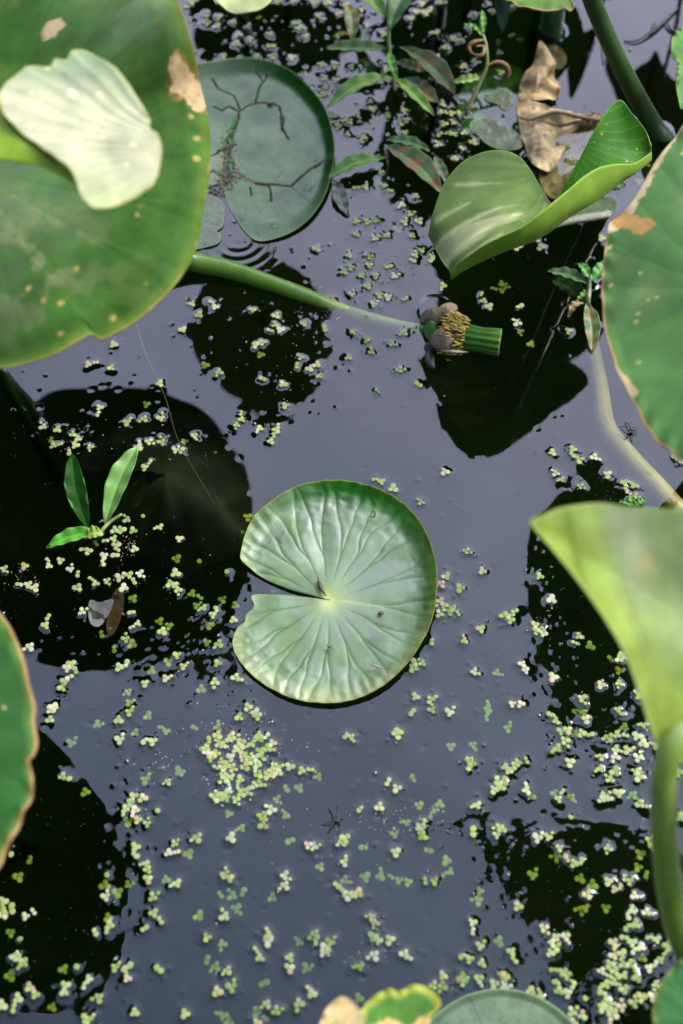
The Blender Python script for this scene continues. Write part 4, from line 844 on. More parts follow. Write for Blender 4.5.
e = edge_leaf('leaf tip with a yellow-brown edge on a thick submerged stalk at the top edge', (545, -45), [(503, -6), (512, 2), (524, 7), (535, 10), (548, 11), (562, 8), (569, 11), (574, 6), (573, -4), (600, -40), (590, -80), (550, -105), (505, -85), (492, -40)], lambda x, y: .05, ed_paint((.10, .20, .05), 13, (.45, .33, .14), .0012, 8), M_bright, foot=(551, 30), srad=(.009, .012, .012, .011), scol=(.022, .06, .018))
edge_leaf('small green leaf at the right edge, above the torn tan margin', (712, 62), [(682, 26), (674, 34), (671, 44), (672, 55), (677, 64), (676, 80), (677, 95), (684, 110), (705, 112), (735, 90), (745, 55), (725, 28), (700, 18)], lambda x, y: .07, ed_paint((.05, .14, .03), 15, (.10, .18, .04), .0008, 5), M_leaf)

# leaves standing beyond the top of the picture; they show as reflections only
def beyond(label, cx, cy, rx, ry, h, seed):
    rr = random.Random(seed)
    pts = []
    for a in np.linspace(0, 2 * math.pi, 15)[:-1]:
        k = rr.uniform(.9, 1.08); pts.append(PR(cx + rx * k * math.cos(a), cy - ry * k * math.sin(a), h))
    c = PR(cx, cy, h); root = empty('lily_leaf', (c[0], max(c[1] + .02, .60), 0)); tag(root, label, 'leaf', 'leaves standing beyond the top edge')
    blade('blade', c, pts, 30, 140, True, gen_shape(seed, .01), ed_paint((.04, .11, .03), seed, (.2, .2, .06), .001, 8), M_leaf, root, .0009)
    fy = max(c[1] + .02, .60)
    petiole(root, [c, (c[0] + .01, c[1] * .5 + fy * .5, h * .6), (c[0] + .015, fy, 0), (c[0] + .015, fy + .02, -.33)], (.0045, .006), (.05, .10, .03))
beyond('raised leaf beyond the top edge, mirrored darkly behind the cracked pad', 275, 28, 85, 52, .26, 2)
beyond('raised leaf beyond the top edge, mirrored darkly behind the weed', 455, 35, 78, 60, .25, 3)
beyond('raised leaf mirrored darkly under the folded leaf', 520, 288, 88, 98, .24, 8)
beyond('raised leaf beyond the top edge, mirrored darkly beside the withered shoot', 420, 150, 42, 75, .24, 5)

# ------------------------------------------------------------------ stalk lying in the water with the spent flower
q0 = P(437, 322, 0)
sp = empty('spent_flower', (q0[0], q0[1], 0)); tag(sp, 'spent yellow water lily flower with a ribbed green pod on a long floating stalk', 'flower')
Tubes().tube([P(150, 238, .03), P(190, 260, .010), P(230, 270, .0052), P(270, 283, .0040), P(310, 297, .0018), P(340, 309, -.0040), P(380, 321, -.0065), P(410, 328, -.006), P(432, 331, -.002)],
    (.0082, .0080, .0076, .0066, .0058, .0050, .0046, .0044), 20, 90, [(.07, .14, .012), (.065, .13, .012), (.06, .13, .010), (.09, .17, .02), (.42, .50, .16), (.42, .50, .18)]).build('stalk', M_stem, sp)
T = Tubes(); r6 = random.Random(3)
cc = P(455, 335, .006); a0 = np.array([P(490, 341, .006)[0] - cc[0], P(490, 341, .006)[1] - cc[1], 0]); a0 /= np.linalg.norm(a0); b0 = np.array([-a0[1], a0[0], 0]); up = np.array([0, 0, 1.0])
T2 = Tubes().tube([cc - a0 * .006, cc, cc + a0 * .010], (.0095, .0155, .0085), 24, 14, (.16, .11, .02))
for i in range(330):     # rolled-back stamens
    th = r6.uniform(-.3, math.pi + .3); rr_ = .0158; s = r6.uniform(-.008, .010)
    rad = b0 * math.cos(th) + up * math.sin(th)
    base_ = cc + a0 * s + rad * (rr_ * (1 - .25 * abs(s / .012) ** 1.5))
    tip = base_ - a0 * r6.uniform(.0025, .0065) + rad * r6.uniform(-.0002, .0020) + b0 * r6.uniform(-.0016, .0016)
    col_ = r6.choice([(.42, .28, .03), (.55, .38, .05), (.30, .20, .03), (.10, .06, .015), (.48, .35, .06)])
    T2.tube([base_, (base_ + tip) / 2 + rad * .0006, tip], (.0005, .00085, .0004), 5, 6, col_)
T2.build('stamens', M_dry, sp)
g0 = P(463, 337, .009); g1 = P(500, 342.5, .010)
Tg = Tubes().tube([g0, g0 * .6 + g1 * .4, g0 * .25 + g1 * .75, g1], (.0105, .0098, .0092, .0098, .0102), 60, 30, [(.012, .06, .003), (.02, .085, .004), (.03, .10, .005), (.05, .13, .01)], True, 12)
pod = Tg.build('pod', M_stem, sp)
Tubes().tube([g1, g1 + (g1 - g0) / np.linalg.norm(g1 - g0) * .0009], (.0104, .0107), 36, 3, (.13, .28, .04)).tube([g1 + (g1 - g0) / np.linalg.norm(g1 - g0) * .00095, g1 + (g1 - g0) / np.linalg.norm(g1 - g0) * .0012], (.0085, .0080), 36, 2, (.03, .04, .03)).build('stigma_disc', M_stem, pod)
def sepal(px, py, rx, ry, rot, h, colr, tilt=(0, 0), name='sepal'):
    c = P(px, py, h); pts = []
    for a in np.linspace(0, 2 * math.pi, 13)[:-1]:
        x, y = rx * math.cos(a), ry * math.sin(a)
        X, Y = x * math.cos(rot) - y * math.sin(rot), x * math.sin(rot) + y * math.cos(rot)
        pts.append(c + np.array([X, Y, X * tilt[0] + Y * tilt[1] - .55 * math.hypot(x, y)]))
    def pnt(B):
        cl = base_col(B, colr, int(px), .6, 150); return mixc(cl, tuple(np.array(colr) * .35), (1 - sstep(.0003, .0012, B.edge)) * .6)
    return blade(name, c + np.array([0, 0, .0]), pts, 22, 60, True, lambda B: .003 * np.sqrt(1 - B.r ** 2 * .98) + .001 * (fbm(B.V[..., 0] * 300, B.V[..., 1] * 300, 4) - .5), pnt, M_dry, sp, .001)
sepal(430, 324, .0055, .0135, .15, .010, (.05, .17, .02), (.5, 0))
sepal(432, 313, .010, .0085, .5, .013, (.10, .075, .035), (.3, -.2))
sepal(446, 309, .0125, .0060, .75, .017, (.26, .18, .10), (-.1, .1))
sepal(443, 334, .0095, .0115, -.2, .0175, (.16, .11, .08), (.35, -.15))
sepal(430, 345, .006, .005, 1.0, .003, (.05, .04, .03), (.35, -.15))
T = Tubes().tube([P(440, 350, .008), P(455, 351.5, .009), P(468, 352, .006)], (.0009, .0013, .0006), 6, 14, (.45, .40, .28)); T.build('dry_filament', M_dry, sp)
q1 = P(430, 361, 0)
T = Tubes().blob(P(430, 360, .001), (.004, .009, .003), 12, 8, (.035, .03, .02), .2, .3, 4); tag(T.build('rotting_petal', M_dry), 'dark rotting petal in the water below the spent flower', 'petal')

# ---- thick stalk at top right, stalk under water at right
q = P(658, 130, 0); rt = empty('leaf_stalk', (q[0], q[1], 0)); tag(rt, 'thick dark green stalk leaning down into the water at top right', 'stalk')
top_ = P(560, -90, .17)
Tubes().tube([P(560, -90, .20), P(592, 0, .115), P(613, 50, .075), P(636, 95, .035), P(655, 128, .003), P(670, 145, -.02), P(720, 180, -.2), P(740, 190, -.33)], (.0070, .0074, .0078, .0092, .0105, .0125, .012, .012), 22, 70, [(.02, .05, .008), (.018, .045, .007), (.014, .036, .006), (.012, .03, .006), (.012, .025, .006)]).build('stem', M_stem, rt)
pts = [np.array([top_[0] + .075 * math.cos(a) - .02, top_[1] + .06 + .075 * math.sin(a), .21]) for a in np.linspace(0, 6.283, 14)[:-1]]
blade('blade', (top_[0] - .01, top_[1] + .02, .205), pts, 30, 120, True, gen_shape(3, .01), ed_paint((.04, .11, .03), 12, (.2, .2, .06), .001, 8), M_leaf, rt, .0009)

T = Tubes().tube([P(592, 345, -.030), P(600, 388, -.021), P(607, 428, -.0120), P(630, 458, -.0108), P(656, 486, -.0120), P(690, 522, -.018), P(740, 560, -.06)], (.0060, .0068, .0076, .0080, .0080, .0078), 18, 80, [(.20, .18, .05), (.40, .34, .09), (.60, .48, .13), (.62, .50, .14)])
tag(T.build('sunken_stalk', M_stem), 'tan bent stalk lying just under the water between the right-edge leaf and upright leaf', 'stalk')

# ---- dead leaf, sunken leaves
def plate(name, c, outl, h, paint, mat, shape=None, parent=None, rings=40, segs=200, hs=None):
    pts = [P(p[0], p[1], (p[2] if len(p) > 2 else h)) for p in outl]
    return blade(name, P(*c, h), pts, rings, segs, True, shape, paint, mat, parent, .0006)
def dry_paint(c1, c2, seed):
    def f(B):
        q = P(600, 118, 0); an = np.arctan2(B.V[..., 1] - q[1], B.V[..., 0] - q[0])
        n = fbm(B.V[..., 0] * 90, B.V[..., 1] * 90, seed); st_ = fbm(an * 22, B.V[..., 0] * 20, seed + 3)
        c = np.array(c1) * (1 - n[..., None]) + np.array(c2) * n[..., None]
        c = c * (0.55 + .9 * st_)[..., None]
        return mixc(c, (.04, .03, .015), sstep(.62, .72, fbm(B.V[..., 0] * 170, B.V[..., 1] * 170, seed + 6)) * .6)
    return f
dshape = lambda B: .006 * (fbm(B.V[..., 0] * 70, B.V[..., 1] * 70, 3, 3) - .5) + .0020 * np.sin(18 * np.arctan2(B.V[..., 1] - P(600, 118, 0)[1], B.V[..., 0] - P(600, 118, 0)[0])) 
dl = empty('dead_leaf', P(540, 118, 0)); tag(dl, 'brown papery dead leaf, crumpled and half out of the water', 'leaf')
plate('upper_lobe', (536, 88), [(540, 40, .010), (549, 50, .009), (556, 60, .004), (554, 72, .010), (560, 84, .009), (558, 96, .007), (545, 101, .006), (527, 102, .005), (519, 100, .003), (520, 84, .003), (526, 72, .005), (534, 60, .008)], .010, dry_paint((.24, .15, .05), (.48, .35, .17), 4), M_dry, dshape, dl)
plate('upper_lobe', (535, 120), [(518, 100, .002), (530, 102, .006), (545, 104, .008), (560, 110, .010), (582, 112, .006), (602, 115, .003), (598, 124, .002), (580, 126, .0), (574, 138, -.001), (564, 152, -.001), (552, 170, .001), (538, 169, .001), (530, 158, .003), (523, 140, .003), (518, 120, .003)], .009, dry_paint((.25, .16, .06), (.50, .38, .20), 9), M_dry, dshape, dl)
Tubes().tube([P(519, 117, .008), P(530, 120, .011), P(541, 116, .013), P(556, 112, .012), P(580, 117, .009), P(602, 121, .003)], (.0007, .0011, .0016, .0020), 8, 30, (.12, .08, .04)).build('midrib', M_dry, dl)
shsub = lambda B: .004 * (fbm(B.V[..., 0] * 60, B.V[..., 1] * 60, 8, 3) - .5)
plate('sunken_lobe', (575, 145), [(540, 135), (560, 120), (600, 115), (612, 130), (600, 160), (580, 185), (555, 200), (540, 180)], -.004, dry_paint((.34, .24, .09), (.60, .44, .22), 14), M_dry, shsub, dl)
plate('sunken_lobe', (556, 58), [(548, 46), (560, 48), (567, 58), (562, 68), (552, 68), (548, 58)], -.003, dry_paint((.18, .12, .05), (.30, .22, .10), 16), M_dry, shsub, dl)
def dry_beyond(label, c, outl, h):
    pc = PR(*c, h); fy = .62; root = empty('dead_leaf', (pc[0], fy, 0)); tag(root, label, 'leaf', 'dead leaves standing beyond the top edge')
    blade('blade', pc, [PR(x, y, h) for x, y in outl], 30, 160, True, lambda B: .004 * (fbm(B.V[..., 0] * 60, B.V[..., 1] * 60, 8, 3) - .5), lambda B: base_col(B, (.16, .11, .04), 4, .6, 60), M_dry, root)
    petiole(root, [pc, (pc[0] + .01, pc[1] * .5 + fy * .5, h * .7), (pc[0] + .01, fy, 0), (pc[0] + .01, fy + .02, -.33)], (.002, .003), (.10, .07, .03))
dry_beyond('narrow brown dead leaf beyond the top edge, mirrored right of the brown leaf', (582, 62), [(596, 30), (592, 52), (583, 76), (572, 98), (568, 80), (568, 60), (574, 44), (584, 34)], .16)
dry_beyond('broad dark dead leaf beyond the top edge, mirrored behind the thick stalk', (655, 100), [(606, 45), (614, 55), (617, 72), (624, 80), (637, 68), (648, 62), (655, 52), (662, 64), (672, 78), (690, 90), (710, 120), (690, 142), (650, 138), (630, 118), (616, 98), (610, 84), (605, 66)], .17)
def sub_paint(c0, seed):
    return lambda B: mixc(base_col(B, c0, seed, .5, 60), (.03, .05, .01), sstep(.6, .7, fbm(B.V[..., 0] * 130, B.V[..., 1] * 130, seed + 1)) * .5)
o = plate('sunken_leaf', (498, 108), [(470, 78), (486, 70), (508, 64), (522, 72), (524, 92), (519, 112), (524, 135), (518, 152), (498, 152), (476, 142), (460, 126), (458, 100)], -.010, sub_paint((.035, .14, .015), 5), M_weed, shsub); tag(o, 'deep green leaf under water, left of the brown dead leaf', 'leaf')
o = plate('sunken_leaf', (113, 612), [(122, 588), (124, 605), (118, 625), (110, 636), (106, 625), (110, 605), (114, 592)], -.010, dry_paint((.14, .07, .02), (.2, .10, .03), 5), M_dry, shsub); tag(o, 'small brown sunken leaf in the dark water left of the middle pad', 'leaf')
o = plate('petal_film', (100, 611), [(90, 600), (100, 602), (112, 599), (113, 604), (107, 616), (99, 626), (91, 624), (88, 612)], .0010, lambda B: base_col(B, (.035, .035, .035), 3, .3, 60), M_pad, shsub); tag(o, 'curled greyish petal floating by the brown sunken leaf', 'petal')

def sunk(label, cx, cy, rad, z, c0, seed):
    rr = random.Random(seed); pts = [P(cx + rad * rr.uniform(.85, 1.1) * math.cos(a), cy - rad * rr.uniform(.8, .95) * math.sin(a), z) for a in np.linspace(R(-150), R(165), 16)]
    def pn(B):
        d = veins_dist(B.ang, B.rad, B.R, [math.radians(a) for a in range(-170, 180, 20)], True, .5, .12)
        c = base_col(B, c0, seed, .9, 20); c = mixc(c, tuple(np.array(c0) * 1.7), np.exp(-(d / .0016) ** 2) * .5); return mixc(c, tuple(np.array(c0) * .3), sstep(.5, .65, fbm(B.V[..., 0] * 40, B.V[..., 1] * 40, seed + 3)))
    tag(blade('sunken_pad', P(cx, cy, z), pts, 30, 160, False, lambda B: .02 * B.r ** 2 * -1.5 + .022 * (fbm(B.V[..., 0] * 20, B.V[..., 1] * 20, seed, 2) - .5), pn, M_weed), label, 'sunken leaf', 'murky sunken pads')
sunk('murky dark pad sunk deep under the three-leaved sprout', 165, 478, 100, -.075, (.013, .014, .007), 3)

# ------------------------------------------------------------------ small weeds with long pointed leaves
def lance(parent, p0, p1, w, colr, h0=.006, h1=.006, arch=.004, bend=0.0, mid=.5, name='leaf', label=None, brown=0, seed=0, mat=None):
    a = P(p0[0], p0[1], h0); b = P(p1[0], p1[1], h1); d = b - a; ln = np.linalg.norm(d); side = np.cross(d / ln, [0, 0, 1.0]); side /= np.linalg.norm(side)
    nu_, nv_ = 60, 17; t = np.linspace(0, 1, nu_)[:, None]; s = np.linspace(-1, 1, nv_)[None]
    wid = (w * .00074 / 2) * (np.sin(np.pi * t ** (math.log(.5) / math.log(mid))) ** .75 + .03)
    V = a + d * t[..., None] + side * (s * wid + bend * ln * np.sin(np.pi * t))[..., None]
    V[..., 2] += arch * np.sin(np.pi * t) + .55 * np.abs(s) * wid + .0008 * np.sin(t * 25 + seed) * np.abs(s)
    n = fbm(V[..., 0] * 180, V[..., 1] * 180, seed); col = np.array(colr) * (1 + .45 * (n - .5))[..., None]
    sv = np.abs(np.sin((t * 26 - np.abs(s) * 4))) ; col = col * (1 - .10 * (sv < .25))[..., None]
    col = mixc(col, tuple(np.array(colr) * 1.9), np.exp(-(s / .10) ** 2) * .5 + 0 * t)
    if brown: col = mixc(col, (.13, .07, .03), sstep(.5, .6, fbm(V[..., 0] * 130, V[..., 1] * 130, seed + 4)) * brown)
    me = grid_mesh(name, V, col); orient_up(me); o = link(name, me, mat or M_weed, parent)
    md = o.modifiers.new('thickness', 'SOLIDIFY'); md.thickness = .0003
    if label: o['label'] = label
    return o
G1, G2, G3, GD = (.10, .18, .038), (.020, .075, .012), (.038, .065, .030), (.008, .04, .008)
w1 = empty('water_weed', P(393, 85, 0)); tag(w1, 'leafy green weed with long pointed leaves rising from the water at the top', 'weed')
Tubes().tube([P(389, -14, .05), P(389, 15, .038), P(389, 45, .022), P(393, 75, .008), P(396, 95, -.01), P(400, 110, -.1)], (.0013, .0020, .0024), 10, 30, [(.12, .2, .05), (.12, .08, .04), (.12, .08, .04)]).build('stem', M_stem, w1)
lance(w1, (386, 49), (326, 48), 19, (.06, .11, .04), .022, .014, .003, -.05, seed=1)
lance(w1, (393, 78), (327, 108), 20, G1, .013, .012, .006, .05, seed=2)
lance(w1, (395, 78), (434, 116), 15, G1, .014, .010, .005, .03, seed=3)
lance(w1, (399, 46), (455, 94), 26, G3, .012, .004, .004, -.04, mid=.6, seed=4, brown=.5)
lance(w1, (390, 20), (356, -10), 18, G1, .034, .03, .006, -.04, seed=5)
lance(w1, (390, 30), (417, -14), 27, G2, .032, .034, .005, -.06, seed=6)
lance(w1, (389, 52), (397, 79), 10, (.07, .2, .02), .024, .018, .002, .05, seed=7)
lance(w1, (405, 78), (438, 103), 22, G3, .004, .002, .001, .03, seed=8, brown=.7)
lance(w1, (396, 62), (424, 72), 15, (.06, .10, .04), .004, .002, .001, .03, seed=9, brown=.7)
lance(w1, (374, 58), (362, 80), 22, GD, -.004, -.006, .0, .03, seed=10)
w1b = empty('water_weed', P(350, 42, 0)); tag(w1b, 'blotchy withered weed tip above the cracked pad, at the top edge', 'weed')
lance(w1b, (352, 42), (347, 4), 17, (.07, .10, .035), .006, .012, .003, .05, seed=11, brown=1)
lance(w1b, (350, 34), (333, 37), 6, (.22, .26, .05), .004, .004, .001, .05, seed=12)
Tubes().tube([P(352, 40, .005), P(355, 50, -.004), P(357, 60, -.05)], (.0014, .0012), 8, 10, (.1, .08, .03)).build('stem', M_stem, w1b)
w2 = empty('withered_shoot', P(468, 115, 0)); tag(w2, 'thin withered shoot with curled brown leaves, left of the dead leaf', 'weed')
Tubes().tube([P(482, 12, .045), P(481, 28, .040), P(486, 45, .034), P(487, 65, .026), P(481, 80, .018), P(472, 100, .008), P(464, 117, -.004), P(458, 130, -.05)], (.0012, .0014, .0018, .0022, .0026), 10, 50, [(.12, .22, .04), (.12, .15, .04), (.09, .06, .03), (.05, .03, .02)]).build('stem', M_stem, w2)
lance(w2, (483, 34), (482, 10), 6, (.10, .25, .04), .040, .046, .001, .03, seed=13)
lance(w2, (482, 36), (464, 24), 5, (.12, .28, .03), .040, .044, .002, .1, seed=14)
lance(w2, (481, 78), (453, 82), 13, (.17, .26, .09), .018, .010, .002, -.1, seed=15, label='pale green leaf')
dT = Tubes().tube([P(484, 40, .036), P(474, 42, .038), P(469, 47, .036), P(473, 54, .035), P(482, 55, .036), P(484, 47, .038), P(476, 46, .039)], (.0010, .0022, .0008, .0018, .0006), 8, 40, [(.30, .18, .07), (.16, .08, .03), (.35, .22, .10)]); dT.build('curled_leaf', M_dry, w2)
dT = Tubes().tube([P(486, 66, .026), P(497, 62, .026), P(506, 66, .022), P(507, 75, .014), P(498, 84, .008)], (.0008, .0016, .0024, .0030, .0014), 8, 40, [(.22, .13, .05), (.14, .07, .03), (.10, .05, .025)]); dT.build('curled_leaf', M_dry, w2)
w3 = empty('water_weed', P(501, -8, 0)); tag(w3, 'single dark blue-green drooping leaf at the top edge near the withered shoot', 'weed')
lance(w3, (499, -14), (502, 32), 18, (.035, .08, .05), .03, .008, .003, -.03, seed=16)
Tubes().tube([P(499, -14, .03), P(500, -30, -.03)], (.001, .001), 6, 6, (.05, .08, .03)).build('stem', M_stem, w3)
w4 = empty('water_weed', P(400, 160, 0)); tag(w4, 'low weed with mottled, partly brown leaves just left of the folded leaf', 'weed')
lance(w4, (430, 151), (386, 140), 14, (.045, .10, .04), .004, .005, .002, .04, seed=17)
lance(w4, (386, 146), (441, 192), 27, (.055, .10, .045), .004, .002, .002, -.06, seed=18, brown=1, label='green leaf with a reddish brown band')
lance(w4, (386, 158), (328, 178), 18, (.075, .16, .03), .006, .006, .003, .05, seed=19, mid=.55)
lance(w4, (435, 156), (448, 184), 12, (.07, .09, .065), .003, .002, .001, .03, seed=20)
lance(w4, (384, 172), (378, 200), 14, GD, -.003, -.004, 0, .05, seed=21)
Tubes().tube([P(386, 150, .003), P(388, 170, -.003), P(380, 190, -.01), P(385, 205, -.06)], (.0018, .0016), 8, 20, (.05, .05, .025)).build('stem', M_stem, w4)
w5 = empty('sunken_weed', P(345, 190, -.002)); tag(w5, 'limp grey-black leaf in the water at the cracked pad\'s right rim', 'weed')
lance(w5, (336, 180), (348, 216), 16, (.035, .045, .035), .0015, .0012, .001, .05, seed=22, mat=M_pad)
w6 = empty('water_weed', P(589, 286, 0)); tag(w6, 'small weed with spread leaves against the right-edge leaf', 'weed')
lance(w6, (589, 284), (547, 271), 13, (.05, .10, .045), .008, .005, .002, .03, seed=23)
lance(w6, (590, 280), (578, 263), 9, (.06, .16, .03), .010, .012, .002, .03, seed=24)
lance(w6, (590, 282), (609, 262), 15, (.05, .15, .03), .010, .012, .002, .03, seed=25)
lance(w6, (587, 303), (592, 351), 17, (.045, .085, .03), .004, .002, .002, -.03, seed=26, brown=.6, label='dark green leaf stained brown')
lance(w6, (584, 303), (568, 318), 8, (.22, .16, .05), .004, .001, .004, .15, seed=27, mat=M_dry, label='yellowish brown curled leaf')
lance(w6, (585, 300), (552, 280), 22, (.03, .06, .02), -.004, -.008, 0, .05, seed=28)
lance(w6, (591, 290), (577, 300), 6, (.10, .20, .04), .006, .003, .001, .03, seed=29)
Tubes().tube([P(590, 276, .011), P(589, 290, .007), P(588, 304, .003), P(590, 315, -.02)], (.0016, .0022, .0014), 8, 20, (.09, .11, .04)).build('stem', M_stem, w6)
w7 = empty('water_weed', P(104, 527, 0)); tag(w7, 'three-leaved sprout standing in the dark reflection left of the middle pad', 'weed')
lance(w7, (105, 526), (138, 446), 21, (.10, .20, .06), .001, .022, .004, -.03, mid=.52, seed=30, label='upright pale green leaf')
lance(w7, (88, 528), (72, 453), 20, (.012, .10, .006), -.002, -.006, .0, -.04, seed=31, label='sunken dark green leaf')
lance(w7, (100, 532), (46, 548), 15, (.06, .22, .02), .002, -.001, .002, .05, seed=32)
lance(w7, (104, 534), (84, 538), 13, (.13, .20, .04), .004, .003, .003, .05, seed=33)
Tubes().tube([P(122, 514, .006), P(110, 522, .004), P(100, 533, .002), P(94, 545, -.02)], (.0010, .0016, .0016), 8, 20, (.18, .22, .06)).build('stem', M_stem, w7)
w8 = empty('water_weed', P(632, 505, 0)); tag(w8, 'tiny green sprout tangled in duckweed behind the upright leaf', 'weed')
lance(w8, (632, 506), (645, 500), 7, (.04, .15, .02), .003, .003, .002, .05, seed=34)
lance(w8, (632, 506), (618, 502), 6, (.06, .16, .03), .003, .003, .002, .05, seed=35)
lance(w8, (630, 508), (630, 494), 6, (.06, .16, .03), .003, .003, .002, .05, seed=36)

# ---- sunken twigs and roots
def twig(name, label, cat, pts, rad, col, mat=M_dry, group=None):
    T = Tubes()
    for p in pts: T.tube([P(*q) for q in p], rad, 6, 30, col)
    return tag(T.build(name, mat), label, cat, group)
twig('twig', 'thin black forked twig in the water at the top right corner', 'twig', [[(624, 41, .001), (636, 41, .002), (650, 33, .003), (665, 20, .003), (678, 8, .002)], [(665, 20, .003), (672, 30, .002), (684, 33, .002)], [(650, 33, .003), (655, 22, .002)]], (.0006, .0014, .0009), (.02, .015, .01))
twig('root_hair', 'short dark root hair floating right of the dead leaf', 'root', [[(601, 36, .0008), (602, 50, .001), (603, 64, .0008)]], (.0003, .0006), (.03, .02, .01))
twig('runner', 'thin pinkish runner just under the water, from the big leaf down to the dark reflection', 'root', [[(136, 322, -.003), (144, 350, -.005), (154, 372, -.006), (166, 400, -.006), (178, 440, -.007), (200, 480, -.010), (215, 505, -.012)]], (.0006, .0005, .0004), (.16, .09, .07))

# ------------------------------------------------------------------ insects and bits on the pads
def strider(px, py, rot, label, s=1.0):
    c = P(px, py, .003); root = empty('water_strider', (c[0], c[1], 0)); tag(root, label, 'insect', 'water striders')
    d = np.array([math.cos(rot), math.sin(rot), 0]); n = np.array([-d[1], d[0], 0])
    Tubes().tube([c - d * .0042 * s, c - d * .002 * s, c + d * .001 * s, c + d * .0038 * s], (.0004, .0012, .0013, .0006), 8, 14, (.02, .013, .01)).build('body', M_insect, root)
    for sg in (-1, 1):
        for a, ln in ((.9, .006), (-.25, .0125), (-.9, .0125)):
            e = c + (d * math.sin(a) + n * sg * math.cos(a)) * ln * s; e[2] = .0004
            k = c + (d * math.sin(a) + n * sg * math.cos(a)) * ln * .45 * s; k[2] = .0042
            Tubes().tube([c, k, e], (.00040, .00034, .00026), 5, 10, (.015, .011, .009)).build('leg', M_insect, root)
strider(632, 430, .2, 'water strider with spread legs beside the tan sunken stalk', .75)
strider(336, 820, -.35, 'water strider on open water below the middle pad', .8)
strider(343, 378, .7, 'small faint water strider on open water left of the spent flower', .8) if False else None
def surf_pad(px, py): return .0075
T = Tubes().tube([P(318, 580, .006), P(321, 588, .0072), P(326, 596, .0068)], (.0004, .0017, .0013, .0003), 8, 14, (.05, .035, .03)).tube([P(319, 583, .007), P(317, 577, .009)], (.0003, .0003), 5, 5, (.05, .04, .03)); tag(T.build('moth', M_insect), 'slender dark moth sitting at the centre of the middle pad', 'insect')
tag(Tubes().blob(P(381, 613, .0062), (.0022, .0016, .0012), 10, 7, (.10, .045, .02), .1, .15, 1).build('beetle', M_insect), 'brown beetle on the right half of the middle pad', 'beetle')
T = Tubes().blob(P(330, 647, .0072), (.0018, .0010, .0009), 8, 6, (.03, .03, .03), .3, .2, 2).tube([P(326, 645, .0075), P(330, 647, .0078), P(334, 650, .0075)], (.0004, .0004), 5, 6, (.1, .1, .1)).tube([P(327, 650, .0075), P(334, 645, .0075)], (.0004, .0004), 5, 6, (.1, .1, .1)); tag(T.build('fly', M_insect), 'tiny dark fly below the centre of the middle pad', 'insect')
T = Tubes().tube([P(371, 665, .0085), P(376, 666, .0095), P(381, 668, .0085)], (.0004, .0010, .0004), 6, 8, (.35, .25, .17)); tag(T.build('husk', M_dry), 'pale brown husk near the lower right rim of the middle pad', 'husk')
T = Tubes().tube([P(371, 512, .0085), P(375, 512, .0095), P(374, 517, .009), P(370, 516, .0085)], (.0003, .0006, .0003), 6, 12, (.03, .06, .02)); tag(T.build('crumb', M_dry), 'tiny dark curl near the upper rim of the middle pad', 'crumb')
tag(Tubes().blob(P(270, 103, .003), (.0028, .0024, .002), 10, 7, (.20, .12, .07), 0, .2, 3).build('snail', M_insect), 'tiny brown snail on a crack of the old pad', 'snail')
tag(Tubes().blob(P(502, 157, .088), (.0018, .0016, .0014), 8, 6, (.12, .08, .05), 0, .3, 5).blob(P(506, 159, .088), (.002, .0012, .001), 8, 6, (.14, .09, .05), .5, .3, 6).build('seed_husk', M_dry), 'brown seed husk on the top rim of the folded leaf', 'husk')

